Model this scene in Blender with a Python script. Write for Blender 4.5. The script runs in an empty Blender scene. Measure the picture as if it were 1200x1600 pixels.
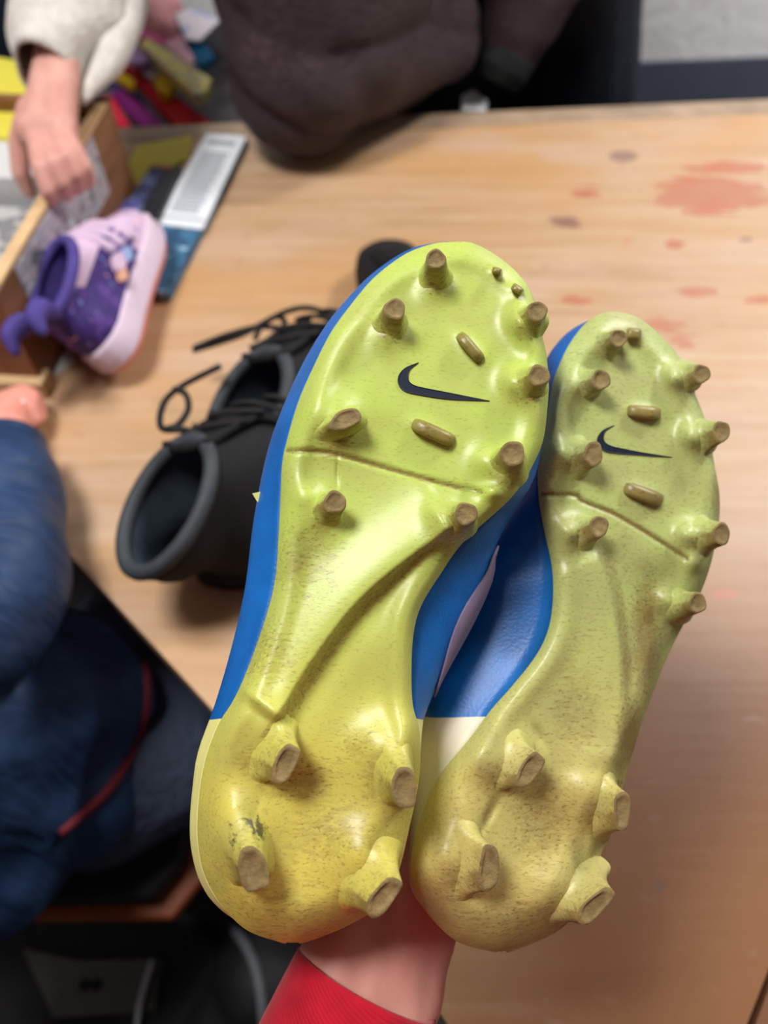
import bpy, math, random
import numpy as np
from mathutils import Vector, Matrix
from mathutils.bvhtree import BVHTree

random.seed(7); np.random.seed(7)
SC = bpy.context.scene
COL = SC.collection
R = math.radians

# ------------------------------------------------------------------ camera
FPX = 1155.0                       # focal length in pixels of the 1200 x 1600 frame
CAM = np.array([0.0, 0.0, 1.35]); PITCH = R(55)
AX = np.array([1.0, 0, 0])
AF = np.array([0, math.cos(PITCH), -math.sin(PITCH)])
AU = np.array([0, math.sin(PITCH), math.cos(PITCH)])
cd = bpy.data.cameras.new('camera'); cam = bpy.data.objects.new('camera', cd); COL.objects.link(cam)
cam.location = CAM; cam.rotation_euler = (R(90) - PITCH, 0, 0)
cd.sensor_fit = 'VERTICAL'; cd.sensor_height = 36; cd.lens = 36 * FPX / 1600
cd.clip_start = 0.02; cd.clip_end = 50
cd.dof.use_dof = True; cd.dof.focus_distance = 0.305; cd.dof.aperture_fstop = 5.2
SC.camera = cam

# ------------------------------------------------------------------ world, light, exposure
wd = bpy.data.worlds.new('world'); SC.world = wd; wd.use_nodes = True
wd.node_tree.nodes['Background'].inputs[0].default_value = (0.75, 0.82, 0.9, 1)
wd.node_tree.nodes['Background'].inputs[1].default_value = 0.3
SC.view_settings.view_transform = 'Standard'; SC.view_settings.look = 'None'
SC.view_settings.gamma = 1; SC.view_settings.use_curve_mapping = False
SC.view_settings.exposure = -0.12
LAMPS = [(-0.60, 0.36, 39.0), (1.60, 1.60, 62.0)]   # x, y, watts of each ceiling panel; second one added to brighten the wall
LAMP_Z = 2.62

# ------------------------------------------------------------------ helpers
def PD(px, py, d):
    px, py, d = np.asarray(px, float), np.asarray(py, float), np.asarray(d, float)
    dx = (px - 600) / FPX; du = (800 - py) / FPX
    return CAM + d[..., None] * (AF + dx[..., None] * AX + du[..., None] * AU)
def PZ(px, py, z):
    v = AF + (px - 600) / FPX * AX + (800 - py) / FPX * AU
    return CAM + (z - CAM[2]) / v[2] * v
def PY(px, py, y):
    v = AF + (px - 600) / FPX * AX + (800 - py) / FPX * AU
    return CAM + y / v[1] * v

def link(name, me, material=None, parent=None, smooth=True):
    o = bpy.data.objects.new(name, me); COL.objects.link(o)
    if material is not None:
        for m in (material if isinstance(material, (list, tuple)) else [material]): me.materials.append(m)
    if smooth: me.polygons.foreach_set('use_smooth', [True] * len(me.polygons))
    if parent is not None: 
        o.parent = parent
        o.matrix_parent_inverse = Matrix.Translation(-Vector(parent.location)) if parent.type == 'EMPTY' else Matrix.Identity(4)
        if parent.parent is not None and parent.type == 'MESH': o.matrix_parent_inverse = Matrix.Identity(4)
    return o
def mesh(name, V, Fc, material=None, parent=None, smooth=True):
    me = bpy.data.meshes.new(name); me.from_pydata([tuple(map(float, v)) for v in V], [], [tuple(map(int, f)) for f in Fc]); me.update()
    return link(name, me, material, parent, smooth)
def thing(name, label, cat, loc, group=None):
    o = bpy.data.objects.new(name, None); COL.objects.link(o); o.empty_display_size = 0.02
    o.location = Vector([float(c) for c in loc]); o['label'] = label; o['category'] = cat
    if group: o['group'] = group
    return o
def tag(o, label, cat, group=None):
    o['label'] = label; o['category'] = cat
    if group: o['group'] = group
    return o
def struct(o): o['kind'] = 'structure'; return o

def catmull(P, n=8, closed=False):
    P = np.array(P, float); out = []; m = len(P)
    rng = range(m) if closed else range(m - 1)
    for i in rng:
        p1, p2 = P[i], P[(i + 1) % m]
        p0 = P[(i - 1) % m] if closed or i > 0 else 2 * p1 - p2
        p3 = P[(i + 2) % m] if closed or i + 2 < m else 2 * p2 - p1
        for k in range(n):
            t = k / n
            out.append(0.5 * ((2 * p1) + (-p0 + p2) * t + (2 * p0 - 5 * p1 + 4 * p2 - p3) * t * t + (-p0 + 3 * p1 - 3 * p2 + p3) * t ** 3))
    if not closed: out.append(P[-1])
    return np.array(out)

def tube_data(P, r, n=8, closed=False, caps=True):
    P = np.array(P, float); m = len(P); rr = np.full(m, r) if np.isscalar(r) else np.array(r)
    T = np.roll(P, -1, 0) - np.roll(P, 1, 0)
    if not closed: T[0] = P[1] - P[0]; T[-1] = P[-1] - P[-2]
    T /= np.linalg.norm(T, axis=1)[:, None] + 1e-12
    ref = np.array([0, 0, 1.0]) if abs(T[0][2]) < 0.9 else np.array([1.0, 0, 0])
    N = np.cross(T[0], ref); N /= np.linalg.norm(N)
    V, Fc = [], []
    for i in range(m):
        N = N - T[i] * np.dot(N, T[i]); N /= np.linalg.norm(N) + 1e-12
        B = np.cross(T[i], N)
        for k in range(n):
            a = 2 * math.pi * k / n
            V.append(P[i] + rr[i] * (math.cos(a) * N + math.sin(a) * B))
    for i in range(m if closed else m - 1):
        j = (i + 1) % m
        for k in range(n):
            l = (k + 1) % n
            Fc.append((i * n + k, i * n + l, j * n + l, j * n + k))
    if caps and not closed:
        Fc.append(tuple(range(n))[::-1]); Fc.append(tuple((m - 1) * n + k for k in range(n)))
    return V, Fc
def tube(name, P, r, material, parent=None, n=8, smoothing=6, closed=False):
    Q = catmull(P, smoothing, closed) if smoothing > 1 else np.array(P)
    if not np.isscalar(r): r = np.interp(np.linspace(0, 1, len(Q)), np.linspace(0, 1, len(r)), r)
    return mesh(name, *tube_data(Q, r, n, closed), material, parent)

def prism(name, poly, z0, z1, material, parent=None, bevel=0.0):
    """extruded polygon; poly = list of (x, y), z0/z1 numbers or per-corner lists"""
    n = len(poly)
    a = [z0] * n if np.isscalar(z0) else z0; b = [z1] * n if np.isscalar(z1) else z1
    ar = sum(poly[i][0] * poly[(i + 1) % n][1] - poly[(i + 1) % n][0] * poly[i][1] for i in range(n))
    idx = list(range(n)) if ar > 0 else list(range(n))[::-1]
    V = [(poly[i][0], poly[i][1], a[i]) for i in idx] + [(poly[i][0], poly[i][1], b[i]) for i in idx]
    Fc = [tuple(range(n))[::-1], tuple(range(n, 2 * n))] + [(i, (i + 1) % n, n + (i + 1) % n, n + i) for i in range(n)]
    o = mesh(name, V, Fc, material, parent, smooth=False)
    if bevel: add_bevel(o, bevel)
    return o
def add_bevel(o, w, seg=2):
    m = o.modifiers.new('bevel', 'BEVEL'); m.width = w; m.segments = seg; m.limit_method = 'ANGLE'
def box(name, p0, p1, material, parent=None, bevel=0.0):
    return prism(name, [(p0[0], p0[1]), (p1[0], p0[1]), (p1[0], p1[1]), (p0[0], p1[1])], p0[2], p1[2], material, parent, bevel)
def wallbox(name, a, b, thick, z0, z1, material, parent=None, bevel=0.0):
    """upright board from a to b (xy), thickness to the left of a->b"""
    a = np.array(a, float); b = np.array(b, float); d = b - a; d /= np.linalg.norm(d); nrm = np.array([-d[1], d[0]]) * thick
    return prism(name, [a, b, b + nrm, a + nrm], z0, z1, material, parent, bevel)

def caps_mesh(caps, voxel, smooth_it=6, factor=0.5):
    """tapered capsules fused into one continuous surface"""
    V, Fc = [], []; n = 14
    for p0, r0, p1, r1 in caps:
        p0 = np.array(p0, float); p1 = np.array(p1, float); d = p1 - p0; L = np.linalg.norm(d)
        T = d / L if L > 1e-6 else np.array([0, 0, 1.0])
        ref = np.array([0, 0, 1.0]) if abs(T[2]) < 0.9 else np.array([1.0, 0, 0])
        N = np.cross(T, ref); N /= np.linalg.norm(N); B = np.cross(T, N)
        b0 = len(V); rings = []
        for k in range(1, 6): a = -math.pi / 2 + k * math.pi / 12; rings.append((p0 + T * r0 * math.sin(a), r0 * math.cos(a)))
        rings.append((p0, r0)); rings.append((p1, r1))
        for k in range(1, 6): a = k * math.pi / 12; rings.append((p1 + T * r1 * math.sin(a), r1 * math.cos(a)))
        for c, r in rings:
            for k in range(n):
                a = 2 * math.pi * k / n; V.append(c + r * (math.cos(a) * N + math.sin(a) * B))
        for i in range(len(rings) - 1):
            for k in range(n):
                l = (k + 1) % n; Fc.append((b0 + i * n + k, b0 + i * n + l, b0 + (i + 1) * n + l, b0 + (i + 1) * n + k))
        Fc.append(tuple(b0 + k for k in range(n))[::-1]); Fc.append(tuple(b0 + (len(rings) - 1) * n + k for k in range(n)))
    me = bpy.data.meshes.new('tmp'); me.from_pydata([tuple(v) for v in V], [], Fc); me.update()
    o = bpy.data.objects.new('tmp', me); COL.objects.link(o)
    m = o.modifiers.new('r', 'REMESH'); m.mode = 'VOXEL'; m.voxel_size = voxel
    s = o.modifiers.new('s', 'SMOOTH'); s.iterations = smooth_it; s.factor = factor
    dg = bpy.context.evaluated_depsgraph_get()
    out = bpy.data.meshes.new_from_object(o.evaluated_get(dg))
    bpy.data.objects.remove(o); bpy.data.meshes.remove(me)
    return out
def get_vn(me):
    n = len(me.vertices); v = np.empty(n * 3); me.vertices.foreach_get('co', v)
    nn = np.empty(n * 3); me.vertices.foreach_get('normal', nn)
    return v.reshape(-1, 3), nn.reshape(-1, 3)
def set_v(me, v): me.vertices.foreach_set('co', v.ravel()); me.update()
def folds(v, scale, seed, n=7):
    rs = np.random.RandomState(seed); out = np.zeros(len(v)); q = v.copy()
    for k in range(3):
        d = rs.normal(size=3); q = q + 0.25 / scale * np.sin(q @ d * scale * 0.7 + rs.rand() * 6)[:, None] * rs.normal(size=3) * 0.5
    for k in range(n):
        d = rs.normal(size=3); d /= np.linalg.norm(d); f = scale * (0.6 + 1.2 * rs.rand())
        out += np.sin(q @ d * f + rs.rand() * 6) / n
    return out * 2
def join_meshes(ms, name):
    V, Fc, off = [], [], 0
    for m in ms:
        v, _ = get_vn(m); V.append(v)
        Fc += [tuple(off + i for i in p.vertices) for p in m.polygons]; off += len(v)
    me = bpy.data.meshes.new(name); me.from_pydata([tuple(x) for x in np.vstack(V)], [], Fc); me.update(); return me

def sstep(a, b, x): u = np.clip((np.asarray(x) - a) / (b - a), 0, 1); return u * u * (3 - 2 * u)

# ------------------------------------------------------------------ materials
def srgb(r, g, b):
    f = lambda c: c / 12.92 if c <= 0.04045 else ((c + 0.055) / 1.055) ** 2.4
    return (f(r / 255), f(g / 255), f(b / 255), 1)
class NT:
    def __init__(s, name):
        s.m = bpy.data.materials.new(name); s.m.use_nodes = True; s.t = s.m.node_tree; s.b = s.t.nodes['Principled BSDF']
    def n(s, typ, **kw):
        x = s.t.nodes.new(typ)
        for k, v in kw.items(): setattr(x, k, v)
        return x
    def l(s, a, b): s.t.links.new(a, b)
    def noise(s, scale, detail=4, vec=None, rough=0.55, dist=0.0):
        x = s.n('ShaderNodeTexNoise'); x.inputs['Scale'].default_value = scale; x.inputs['Detail'].default_value = detail
        x.inputs['Roughness'].default_value = rough; x.inputs['Distortion'].default_value = dist
        if vec is not None: s.l(vec, x.inputs['Vector'])
        return x.outputs['Fac']
    def coord(s, scale=(1, 1, 1), rot=(0, 0, 0)):
        c = s.n('ShaderNodeTexCoord'); mp = s.n('ShaderNodeMapping'); mp.inputs['Scale'].default_value = scale; mp.inputs['Rotation'].default_value = rot
        s.l(c.outputs['Object'], mp.inputs['Vector']); return mp.outputs['Vector']
    def ramp(s, fac, stops):
        x = s.n('ShaderNodeValToRGB'); e = x.color_ramp.elements
        while len(e) < len(stops): e.new(0.5)
        for i, (p, c) in enumerate(stops): e[i].position = p; e[i].color = c if len(c) == 4 else (*c, 1)
        s.l(fac, x.inputs['Fac']); return x.outputs['Color']
    def mix(s, fac, a, b, mode='MIX'):
        x = s.n('ShaderNodeMix', data_type='RGBA', blend_type=mode)
        for sock, v in ((x.inputs['Factor'], fac), (x.inputs['A'], a), (x.inputs['B'], b)):
            if isinstance(v, (int, float)): sock.default_value = v
            elif isinstance(v, tuple): sock.default_value = v
            else: s.l(v, sock)
        return x.outputs['Result']
    def math(s, op, a, b=0.0, clamp=False):
        x = s.n('ShaderNodeMath', operation=op, use_clamp=clamp)
        for i, v in enumerate((a, b)):
            if isinstance(v, (int, float)): x.inputs[i].default_value = v
            else: s.l(v, x.inputs[i])
        return x.outputs[0]
    def attr(s, name): x = s.n('ShaderNodeAttribute', attribute_name=name); return x.outputs['Fac']
    def bump(s, h, strength=0.3, dist=0.001):
        x = s.n('ShaderNodeBump'); x.inputs['Strength'].default_value = strength; x.inputs['Distance'].default_value = dist
        s.l(h, x.inputs['Height']); s.l(x.outputs['Normal'], s.b.inputs['Normal'])
    def col(s, c):
        if isinstance(c, tuple): s.b.inputs['Base Color'].default_value = c
        else: s.l(c, s.b.inputs['Base Color'])
    def set(s, rough=0.5, spec=0.5, metal=0.0, sheen=0.0):
        s.b.inputs['Roughness'].default_value = rough; s.b.inputs['Specular IOR Level'].default_value = spec
        s.b.inputs['Metallic'].default_value = metal; s.b.inputs['Sheen Weight'].default_value = sheen
        return s.m
MC = {}
def plain(name, c, rough=0.6, spec=0.4, var=0.12, scale=60, bump=0.15, bdist=0.0006, metal=0.0, sheen=0.0):
    if name in MC: return MC[name]
    t = NT(name); f = t.noise(scale, 4, t.coord())
    d = tuple(x * (1 - var) for x in c[:3]) + (1,); u = tuple(min(1, x * (1 + var)) for x in c[:3]) + (1,)
    t.col(t.ramp(f, [(0.3, d), (0.7, u)]))
    if bump: t.bump(t.noise(scale * 3, 3, t.coord()), bump, bdist)
    MC[name] = t.set(rough, spec, metal, sheen); return MC[name]
def patterned(name, base, others, scale=40, rough=0.6, stretch=(1, 1, 1), thr=0.52):
    """printed surface: patches of several inks"""
    t = NT(name); v = t.coord(stretch); c = base
    for i, (ink, th) in enumerate(others):
        f = t.noise(scale * (1 + 0.35 * i), 2, t.coord(tuple(s * (1 + 0.13 * i) for s in stretch), (0.3 * i, 0.5 * i, 0.7 * i)))
        mk = t.ramp(f, [(th, (0, 0, 0, 1)), (th + 0.04, (1, 1, 1, 1))])
        c = t.mix(mk, c, ink)
    t.col(c); return t.set(rough, 0.3)

# ------------------------------------------------------------------ setting
YAW = R(5.0)
def ry(x, y, o=(0.0, 1.2)):   # room coordinates, turned 5 degrees like the table's far edge
    c, s = math.cos(YAW), math.sin(YAW); return (o[0] + c * (x - o[0]) - s * (y - o[1]), o[1] + s * (x - o[0]) + c * (y - o[1]))
m_wall = NT('white_plaster'); vv = m_wall.coord((1, 1, 1), (0, 0.5, 0.3))
m_wall.col(m_wall.ramp(m_wall.noise(5, 5, m_wall.coord((1, 1, 4), (0.3, 0.6, 0.2)), 0.6, 1.5), [(0.3, srgb(232, 231, 233)), (0.7, srgb(246, 245, 246))]))
m_wall.bump(m_wall.noise(14, 4, vv, 0.6, 0.8), 0.5, 0.01); m_wall = m_wall.set(0.75, 0.3)
m_floor = plain('black_rubber_floor', srgb(24, 23, 24), 0.6, 0.4, 0.1, 18, 0.1)
m_ceil = plain('ceiling_paint', srgb(225, 225, 222), 0.9, 0.2, 0.04, 10, 0.1)
X0, X1, Y0, Y1, ZC = -4.2, 3.4, -4.6, 2.1, 2.7
c4 = [ry(X0, Y0), ry(X1, Y0), ry(X1, Y1), ry(X0, Y1)]
struct(prism('floor', c4, -0.1, 0.0, m_floor))
struct(prism('ceiling', c4, ZC, ZC + 0.1, m_ceil))
for nm, a, b in (('wall_front', c4[1], c4[0]), ('wall_right', c4[2], c4[1]), ('wall_back', c4[3], c4[2]), ('wall_left', c4[0], c4[3])):
    struct(wallbox(nm, a, b, 0.1, 0.0, ZC, m_wall))

m_dado = plain('slate_blue_dado_paint', srgb(84, 90, 106), 0.5, 0.4, 0.06, 14, 0.1)
dz_ = float(PZ(1090, 95, .43)[2])
q1, q0 = c4[3], c4[2]
wy = PY(1090, 95, ry(0.8, Y1)[1])
struct(wallbox('trim_1', c4[2], c4[3], 0.012, 0.0, float(wy[2]), m_dado))
m_frame = plain('white_metal', srgb(225, 225, 225), 0.4, 0.5, 0.02, 20, 0)
m_diff = NT('lamp_diffuser'); m_diff.b.inputs['Emission Color'].default_value = (1, 0.98, 0.95, 1); m_diff.b.inputs['Emission Strength'].default_value = 2.0; m_diff = m_diff.set(0.6)
for (x, y, w), lab in zip(LAMPS, ('square ceiling light panel above the left half of the table', 'added square ceiling light panel right of the other, brightening the white back wall')):
    t = thing('ceiling_light', lab, 'lamp', (x, y, LAMP_Z), 'square ceiling panels')
    for s in (-1, 1):
        box('frame', (x + s * 0.31 - 0.015, y - 0.325, LAMP_Z), (x + s * 0.31 + 0.015, y + 0.325, ZC), m_frame, t)
        box('frame', (x - 0.295, y + s * 0.31 - 0.015, LAMP_Z), (x + 0.295, y + s * 0.31 + 0.015, ZC), m_frame, t)
    box('diffuser', (x - 0.295, y - 0.295, LAMP_Z + 0.02), (x + 0.295, y + 0.295, LAMP_Z + 0.03), m_diff, t)
    ld = bpy.data.lights.new('panel_glow', 'AREA'); ld.shape = 'SQUARE'; ld.size = 0.5; ld.energy = w; ld.color = (1.0, 0.97, 0.93)
    lo = bpy.data.objects.new('panel_glow', ld); COL.objects.link(lo); lo.parent = t; lo.location = (0, 0, 0.015)

# ------------------------------------------------------------------ table
TZ = 0.75
def pxy(px, py, z=TZ): p = PZ(px, py, z); return (p[0], p[1])
near = np.array([0.145, -0.125]); e_l = [np.array(pxy(85, 840)), np.array(pxy(205, 970)), np.array(pxy(335, 1112)), np.array(pxy(500, 1322)), np.array(pxy(664, 1547)), np.array(pxy(699, 1600))]
back_l = np.array(pxy(130, 203)); back_r = np.array(pxy(1200, 156)); bd = (back_r - back_l) / np.linalg.norm(back_r - back_l)
re0, re1 = np.array(pxy(1180, 1600)), np.array(pxy(1203, 1540)); rd = (re1 - re0) / np.linalg.norm(re1 - re0)
ld_ = (e_l[0] - e_l[2]) / np.linalg.norm(e_l[0] - e_l[2])
L_far = e_l[0] + ld_ * 0.75
k = (back_l - bd * 0.55)
B_r = back_l + bd * 1.55
R_far = re0 + rd * 1.28
poly = [near] + e_l[::-1] + [L_far, np.array([L_far[0], k[1]]), back_l, B_r, R_far]
poly = [p for p in poly]
tbl = thing('trestle_table', 'large worn blond wood table with red-stained patches under everything', 'table', (0.1, 0.6, 0))
# table top: fine grid with a wear attribute
WEAR = [(1110, 303, 80, 27, 1.25), (1140, 262, 70, 11, 1.15), (1085, 300, 40, 20, 0.8), (915, 301, 36, 12, 0.75), (888, 346, 30, 13, 0.62), (1055, 379, 22, 11, 0.7), (1090, 456, 42, 11, 0.85),
        (1190, 468, 30, 8, 1.0), (903, 469, 34, 8, 0.85), (1050, 505, 70, 20, 0.6), (1070, 535, 40, 15, 0.6), (1165, 373, 18, 8, 0.6), (1130, 505, 36, 6, 0.6), (985, 375, 26, 8, .45), (1130, 928, 26, 9, 0.7)]
DARK = [(975, 242, 20, 10, 0.9), (915, 302, 34, 10, 0.45), (885, 347, 30, 13, 0.75), (1165, 373, 16, 8, 0.7), (970, 258, 10, 5, .4), (870, 402, 16, 6, .4), (1180, 235, 14, 6, .5), (1030, 1382, 12, 14, 0.7), (940, 1520, 14, 12, 0.4),
        (1130, 1080, 40, 16, 0.45), (1040, 1195, 12, 8, 0.5), (1125, 1310, 24, 10, 0.35), (1015, 1460, 14, 9, 0.4)]
minx, maxx = min(p[0] for p in poly), max(p[0] for p in poly); miny, maxy = min(p[1] for p in poly), max(p[1] for p in poly)
NA, NB = 300, 160
def edge_at(y):
    xs = []
    for i in range(len(poly)):
        a, b = poly[i], poly[(i + 1) % len(poly)]
        if (a[1] - y) * (b[1] - y) <= 0 and abs(a[1] - b[1]) > 1e-9: xs.append(a[0] + (b[0] - a[0]) * (y - a[1]) / (b[1] - a[1]))
    return min(xs), max(xs)
def blobs(X, Y, lst):
    w = np.zeros_like(X)
    rel = np.stack([X, Y, np.full_like(X, TZ)], -1) - CAM; dp = rel @ AF
    ok = dp > 0.05; dq = np.where(ok, dp, 1)
    px = np.where(ok, 600 + (rel @ AX) / dq * FPX, -9e3); py = np.where(ok, 800 - (rel @ AU) / dq * FPX, -9e3)
    for cx, cy, ax_, by, s in lst:
        w = np.maximum(w, s * np.exp(-(((px - cx) / ax_) ** 2 + ((py - cy) / by) ** 2) * 0.8))
    return w
ys = np.linspace(miny + 1e-4, maxy - 1e-4, NA); V = []; tt = np.linspace(0, 1, NB)
for y in ys:
    a, b = edge_at(y); V.append(np.stack([a + (b - a) * tt, np.full(NB, y), np.full(NB, TZ)], -1))
V = np.array(V); wear = blobs(V[..., 0], V[..., 1], WEAR); dark = blobs(V[..., 0], V[..., 1], DARK)
top = V.reshape(-1, 3); n0 = len(top)
Fc = [(i * NB + j, i * NB + j + 1, (i + 1) * NB + j + 1, (i + 1) * NB + j) for i in range(NA - 1) for j in range(NB - 1)]
ring = [j for j in range(NB)] + [i * NB + NB - 1 for i in range(1, NA)] + [(NA - 1) * NB + j for j in range(NB - 2, -1, -1)] + [i * NB for i in range(NA - 2, 0, -1)]
low = top[ring] - np.array([0, 0, 0.028]); nr = len(ring)
Fc += [(ring[i], n0 + i, n0 + (i + 1) % nr, ring[(i + 1) % nr]) for i in range(nr)] + [tuple(n0 + i for i in range(nr))[::-1]]
t = NT('worn_blond_wood'); vg = t.coord((1.2, 14, 6), (0, 0, -YAW))
base = t.ramp(t.noise(3.2, 6, vg, 0.6, 0.6), [(0.25, srgb(166, 130, 94)), (0.5, srgb(184, 150, 116)), (0.75, srgb(198, 170, 142))])
base = t.mix(t.ramp(t.noise(2.6, 5, t.coord((1, 1.6, 1)), 0.6), [(0.42, (0, 0, 0, 1)), (0.66, (.5, .5, .5, 1))]), base, srgb(192, 142, 86))
base = t.mix(t.ramp(t.noise(3.5, 5, t.coord((1, 2.0, 1), (0, 0, .4)), 0.6), [(0.5, (0, 0, 0, 1)), (0.7, (.7, .7, .7, 1))]), base, srgb(192, 166, 150))
base = t.mix(t.math('MULTIPLY', t.attr('varnish_shade'), t.math('ADD', 0.45, t.noise(4, 4, t.coord())), True), base, srgb(136, 94, 62))
specks = t.ramp(t.noise(38, 3, t.coord((0.8, 1.6, 1))), [(0.66, (0, 0, 0, 1)), (0.74, (.5, .5, .5, 1))])
base = t.mix(specks, base, srgb(150, 125, 105))
nz = t.noise(26, 5, t.coord((0.35, 1.6, 1), (0, 0, -YAW)), 0.65, 0.8)
wf = t.ramp(t.math('ADD', t.attr('wear'), t.math('MULTIPLY', t.math('SUBTRACT', nz, 0.5), 2.2)), [(0.46, (0, 0, 0, 1)), (0.56, (.85, .85, .85, 1))])
base = t.mix(wf, base, t.ramp(t.noise(16, 4, t.coord()), [(0.35, srgb(178, 88, 56)), (0.62, srgb(176, 112, 84))]))
df = t.ramp(t.math('ADD', t.attr('dark'), t.math('MULTIPLY', t.math('SUBTRACT', nz, 0.5), 1.6)), [(0.42, (0, 0, 0, 1)), (0.6, (.75, .75, .75, 1))])
base = t.mix(df, base, srgb(122, 94, 84))
t.col(base); t.bump(t.noise(6, 5, vg), 0.15, 0.002); m_wood = t.set(0.42, 0.45)
me = bpy.data.meshes.new('tabletop'); me.from_pydata([tuple(v) for v in np.vstack([top, low])], [], Fc); me.update()
# browner finish plus shade painted into the colour, strongest at the right-hand near end
vx, vy = V[..., 0], V[..., 1]; varn_shade = 1.15 * sstep(.50, .08, vy - 0.25 * vx) * sstep(-.02, .16, vx)
for nm, arr in (('wear', wear), ('dark', dark), ('varnish_shade', varn_shade)):
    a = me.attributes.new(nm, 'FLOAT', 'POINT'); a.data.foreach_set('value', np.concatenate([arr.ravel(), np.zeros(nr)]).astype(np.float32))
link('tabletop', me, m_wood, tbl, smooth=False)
m_lip = plain('grey_worn_lipping', srgb(158, 136, 114), 0.5, 0.4, 0.25, 16, 0.2)
nb = np.array([bd[1], -bd[0]])
pa, pb = back_l - bd * 0.5, B_r - bd * 0.02
prism('edge_lipping', [pa, pb, pb + nb * 0.042, pa + nb * 0.042], TZ - 0.026, TZ + 0.0012, m_lip, tbl, 0.001)
m_dwood = plain('brown_edge_wood', srgb(120, 78, 52), 0.5, 0.4, 0.2, 20, 0.2)
nrm_r = np.array([rd[1], -rd[0]])
prism('edge_lipping', [re0 - rd * 0.1, R_far - rd * 0.05, R_far - rd * 0.05 + nrm_r * 0.014, re0 - rd * 0.1 + nrm_r * 0.014], TZ - 0.03, TZ + 0.001, m_dwood, tbl, 0.001)
for (x, y) in ((0.16, 0.06), (-0.66, 1.02), (0.9, 1.14), (-0.60, 0.80)):
    prism('leg', [(x - .025, y - .025), (x + .025, y - .025), (x + .025, y + .025), (x - .025, y + .025)], 0.0, TZ - 0.028, m_dwood, tbl, 0.004)

# ------------------------------------------------------------------ football boots
def polydist(px, py, line):
    """distance to a polyline, and signed side (positive = right of travel in image, y down)"""
    best = np.full(px.shape, 1e9); side = np.zeros(px.shape); par = np.zeros(px.shape)
    n = len(line) - 1
    for i in range(n):
        a, b = np.array(line[i], float), np.array(line[i + 1], float); d = b - a; L2 = d @ d
        u = np.clip(((px - a[0]) * d[0] + (py - a[1]) * d[1]) / L2, 0, 1)
        qx, qy = px - (a[0] + u * d[0]), py - (a[1] + u * d[1]); dd = np.hypot(qx, qy)
        s = np.sign(d[0] * qy - d[1] * qx); mk = dd < best
        best = np.where(mk, dd, best); side = np.where(mk, s, side); par = np.where(mk, (i + u) / n, par)
    return best, side, par
def g(px, py, cx, cy, sx, sy=None, ang=0.0):
    sy = sy or sx; c, s = math.cos(ang), math.sin(ang); dx, dy = px - cx, py - cy
    return np.exp(-((dx * c + dy * s) / sx) ** 2 - ((-dx * s + dy * c) / sy) ** 2)

m_blue = NT('blue_leather'); m_blue.col(m_blue.ramp(m_blue.noise(50, 4, m_blue.coord()), [(0.3, srgb(4, 88, 164)), (0.7, srgb(8, 104, 188))]))
m_blue.bump(m_blue.noise(700, 3, m_blue.coord((1, 1, 1))), 0.35, 0.0006); m_blue = m_blue.set(0.42, 0.5)
m_cream = plain('cream_heel_leather', srgb(222, 216, 196), 0.5, 0.4, 0.06, 40, 0.2)
m_yellowcream = plain('pale_yellow_heel', srgb(226, 222, 140), 0.5, 0.4, 0.08, 40, 0.2)
m_lilac = plain('shaded_lilac_stripe', srgb(112, 100, 126), 0.5, 0.4, 0.06, 40, 0.1)  # stripe darkened: the flank's shade is painted into its colour
m_logo = plain('navy_logo_ink', srgb(18, 28, 48), 0.6, 0.25, 0.05, 60, 0)
m_lining = plain('dark_lining', srgb(30, 32, 40), 0.9, 0.2, 0.1, 80, 0.2)
def sole_mat(name, volt, heel, dust, dustamt):
    t = NT(name)
    base = t.mix(t.attr('tone'), volt, heel)
    base = t.mix(t.ramp(t.noise(45, 5, t.coord((1, 1, 1))), [(0.4, (0, 0, 0, 1)), (0.75, (dustamt, dustamt, dustamt, 1))]), base, dust)
    nz = t.noise(300, 5, t.coord((0.7, 2.0, 2.0), (0, 0, 0.15)), 0.68, 0.6); nl = t.noise(60, 4, t.coord(), 0.6)
    f = t.math('ADD', t.math('MULTIPLY', t.attr('dirt'), t.math('ADD', 0.25, t.math('MULTIPLY', nl, 1.1))), t.math('MULTIPLY', t.math('SUBTRACT', nz, 0.5), 0.9))
    soil = t.ramp(f, [(0.17, (0, 0, 0, 1)), (0.66, (.8, .8, .8, 1))])
    base = t.mix(soil, base, t.ramp(nl, [(0.3, srgb(104, 82, 42)), (0.7, srgb(142, 116, 62))]))
    spk = t.ramp(t.noise(420, 3, t.coord((1, 2.2, 2.2))), [(0.56, (0, 0, 0, 1)), (0.68, (.75, .75, .75, 1))])
    base = t.mix(t.math('MULTIPLY', spk, t.math('ADD', 0.22, t.math('MULTIPLY', t.attr('dirt'), 1.3), True)), base, srgb(104, 82, 40))
    base = t.mix(t.ramp(t.math('ADD', t.attr('black'), t.math('MULTIPLY', t.math('SUBTRACT', nz, 0.5), 1.6)), [(0.45, (0, 0, 0, 1)), (0.7, (.85, .85, .85, 1))]), base, srgb(46, 46, 38))
    t.col(base); t.bump(t.math('ADD', nz, t.noise(90, 4, t.coord())), 0.18, 0.0005)
    return t.set(0.38, 0.5)
m_tip = plain('worn_muddy_stud_tip', srgb(132, 116, 76), 0.75, 0.3, 0.3, 220, 0.5, 0.0008)
m_mud = plain('brown_mud', srgb(116, 94, 46), 0.8, 0.2, 0.3, 260, 0.5, 0.0008)

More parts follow.
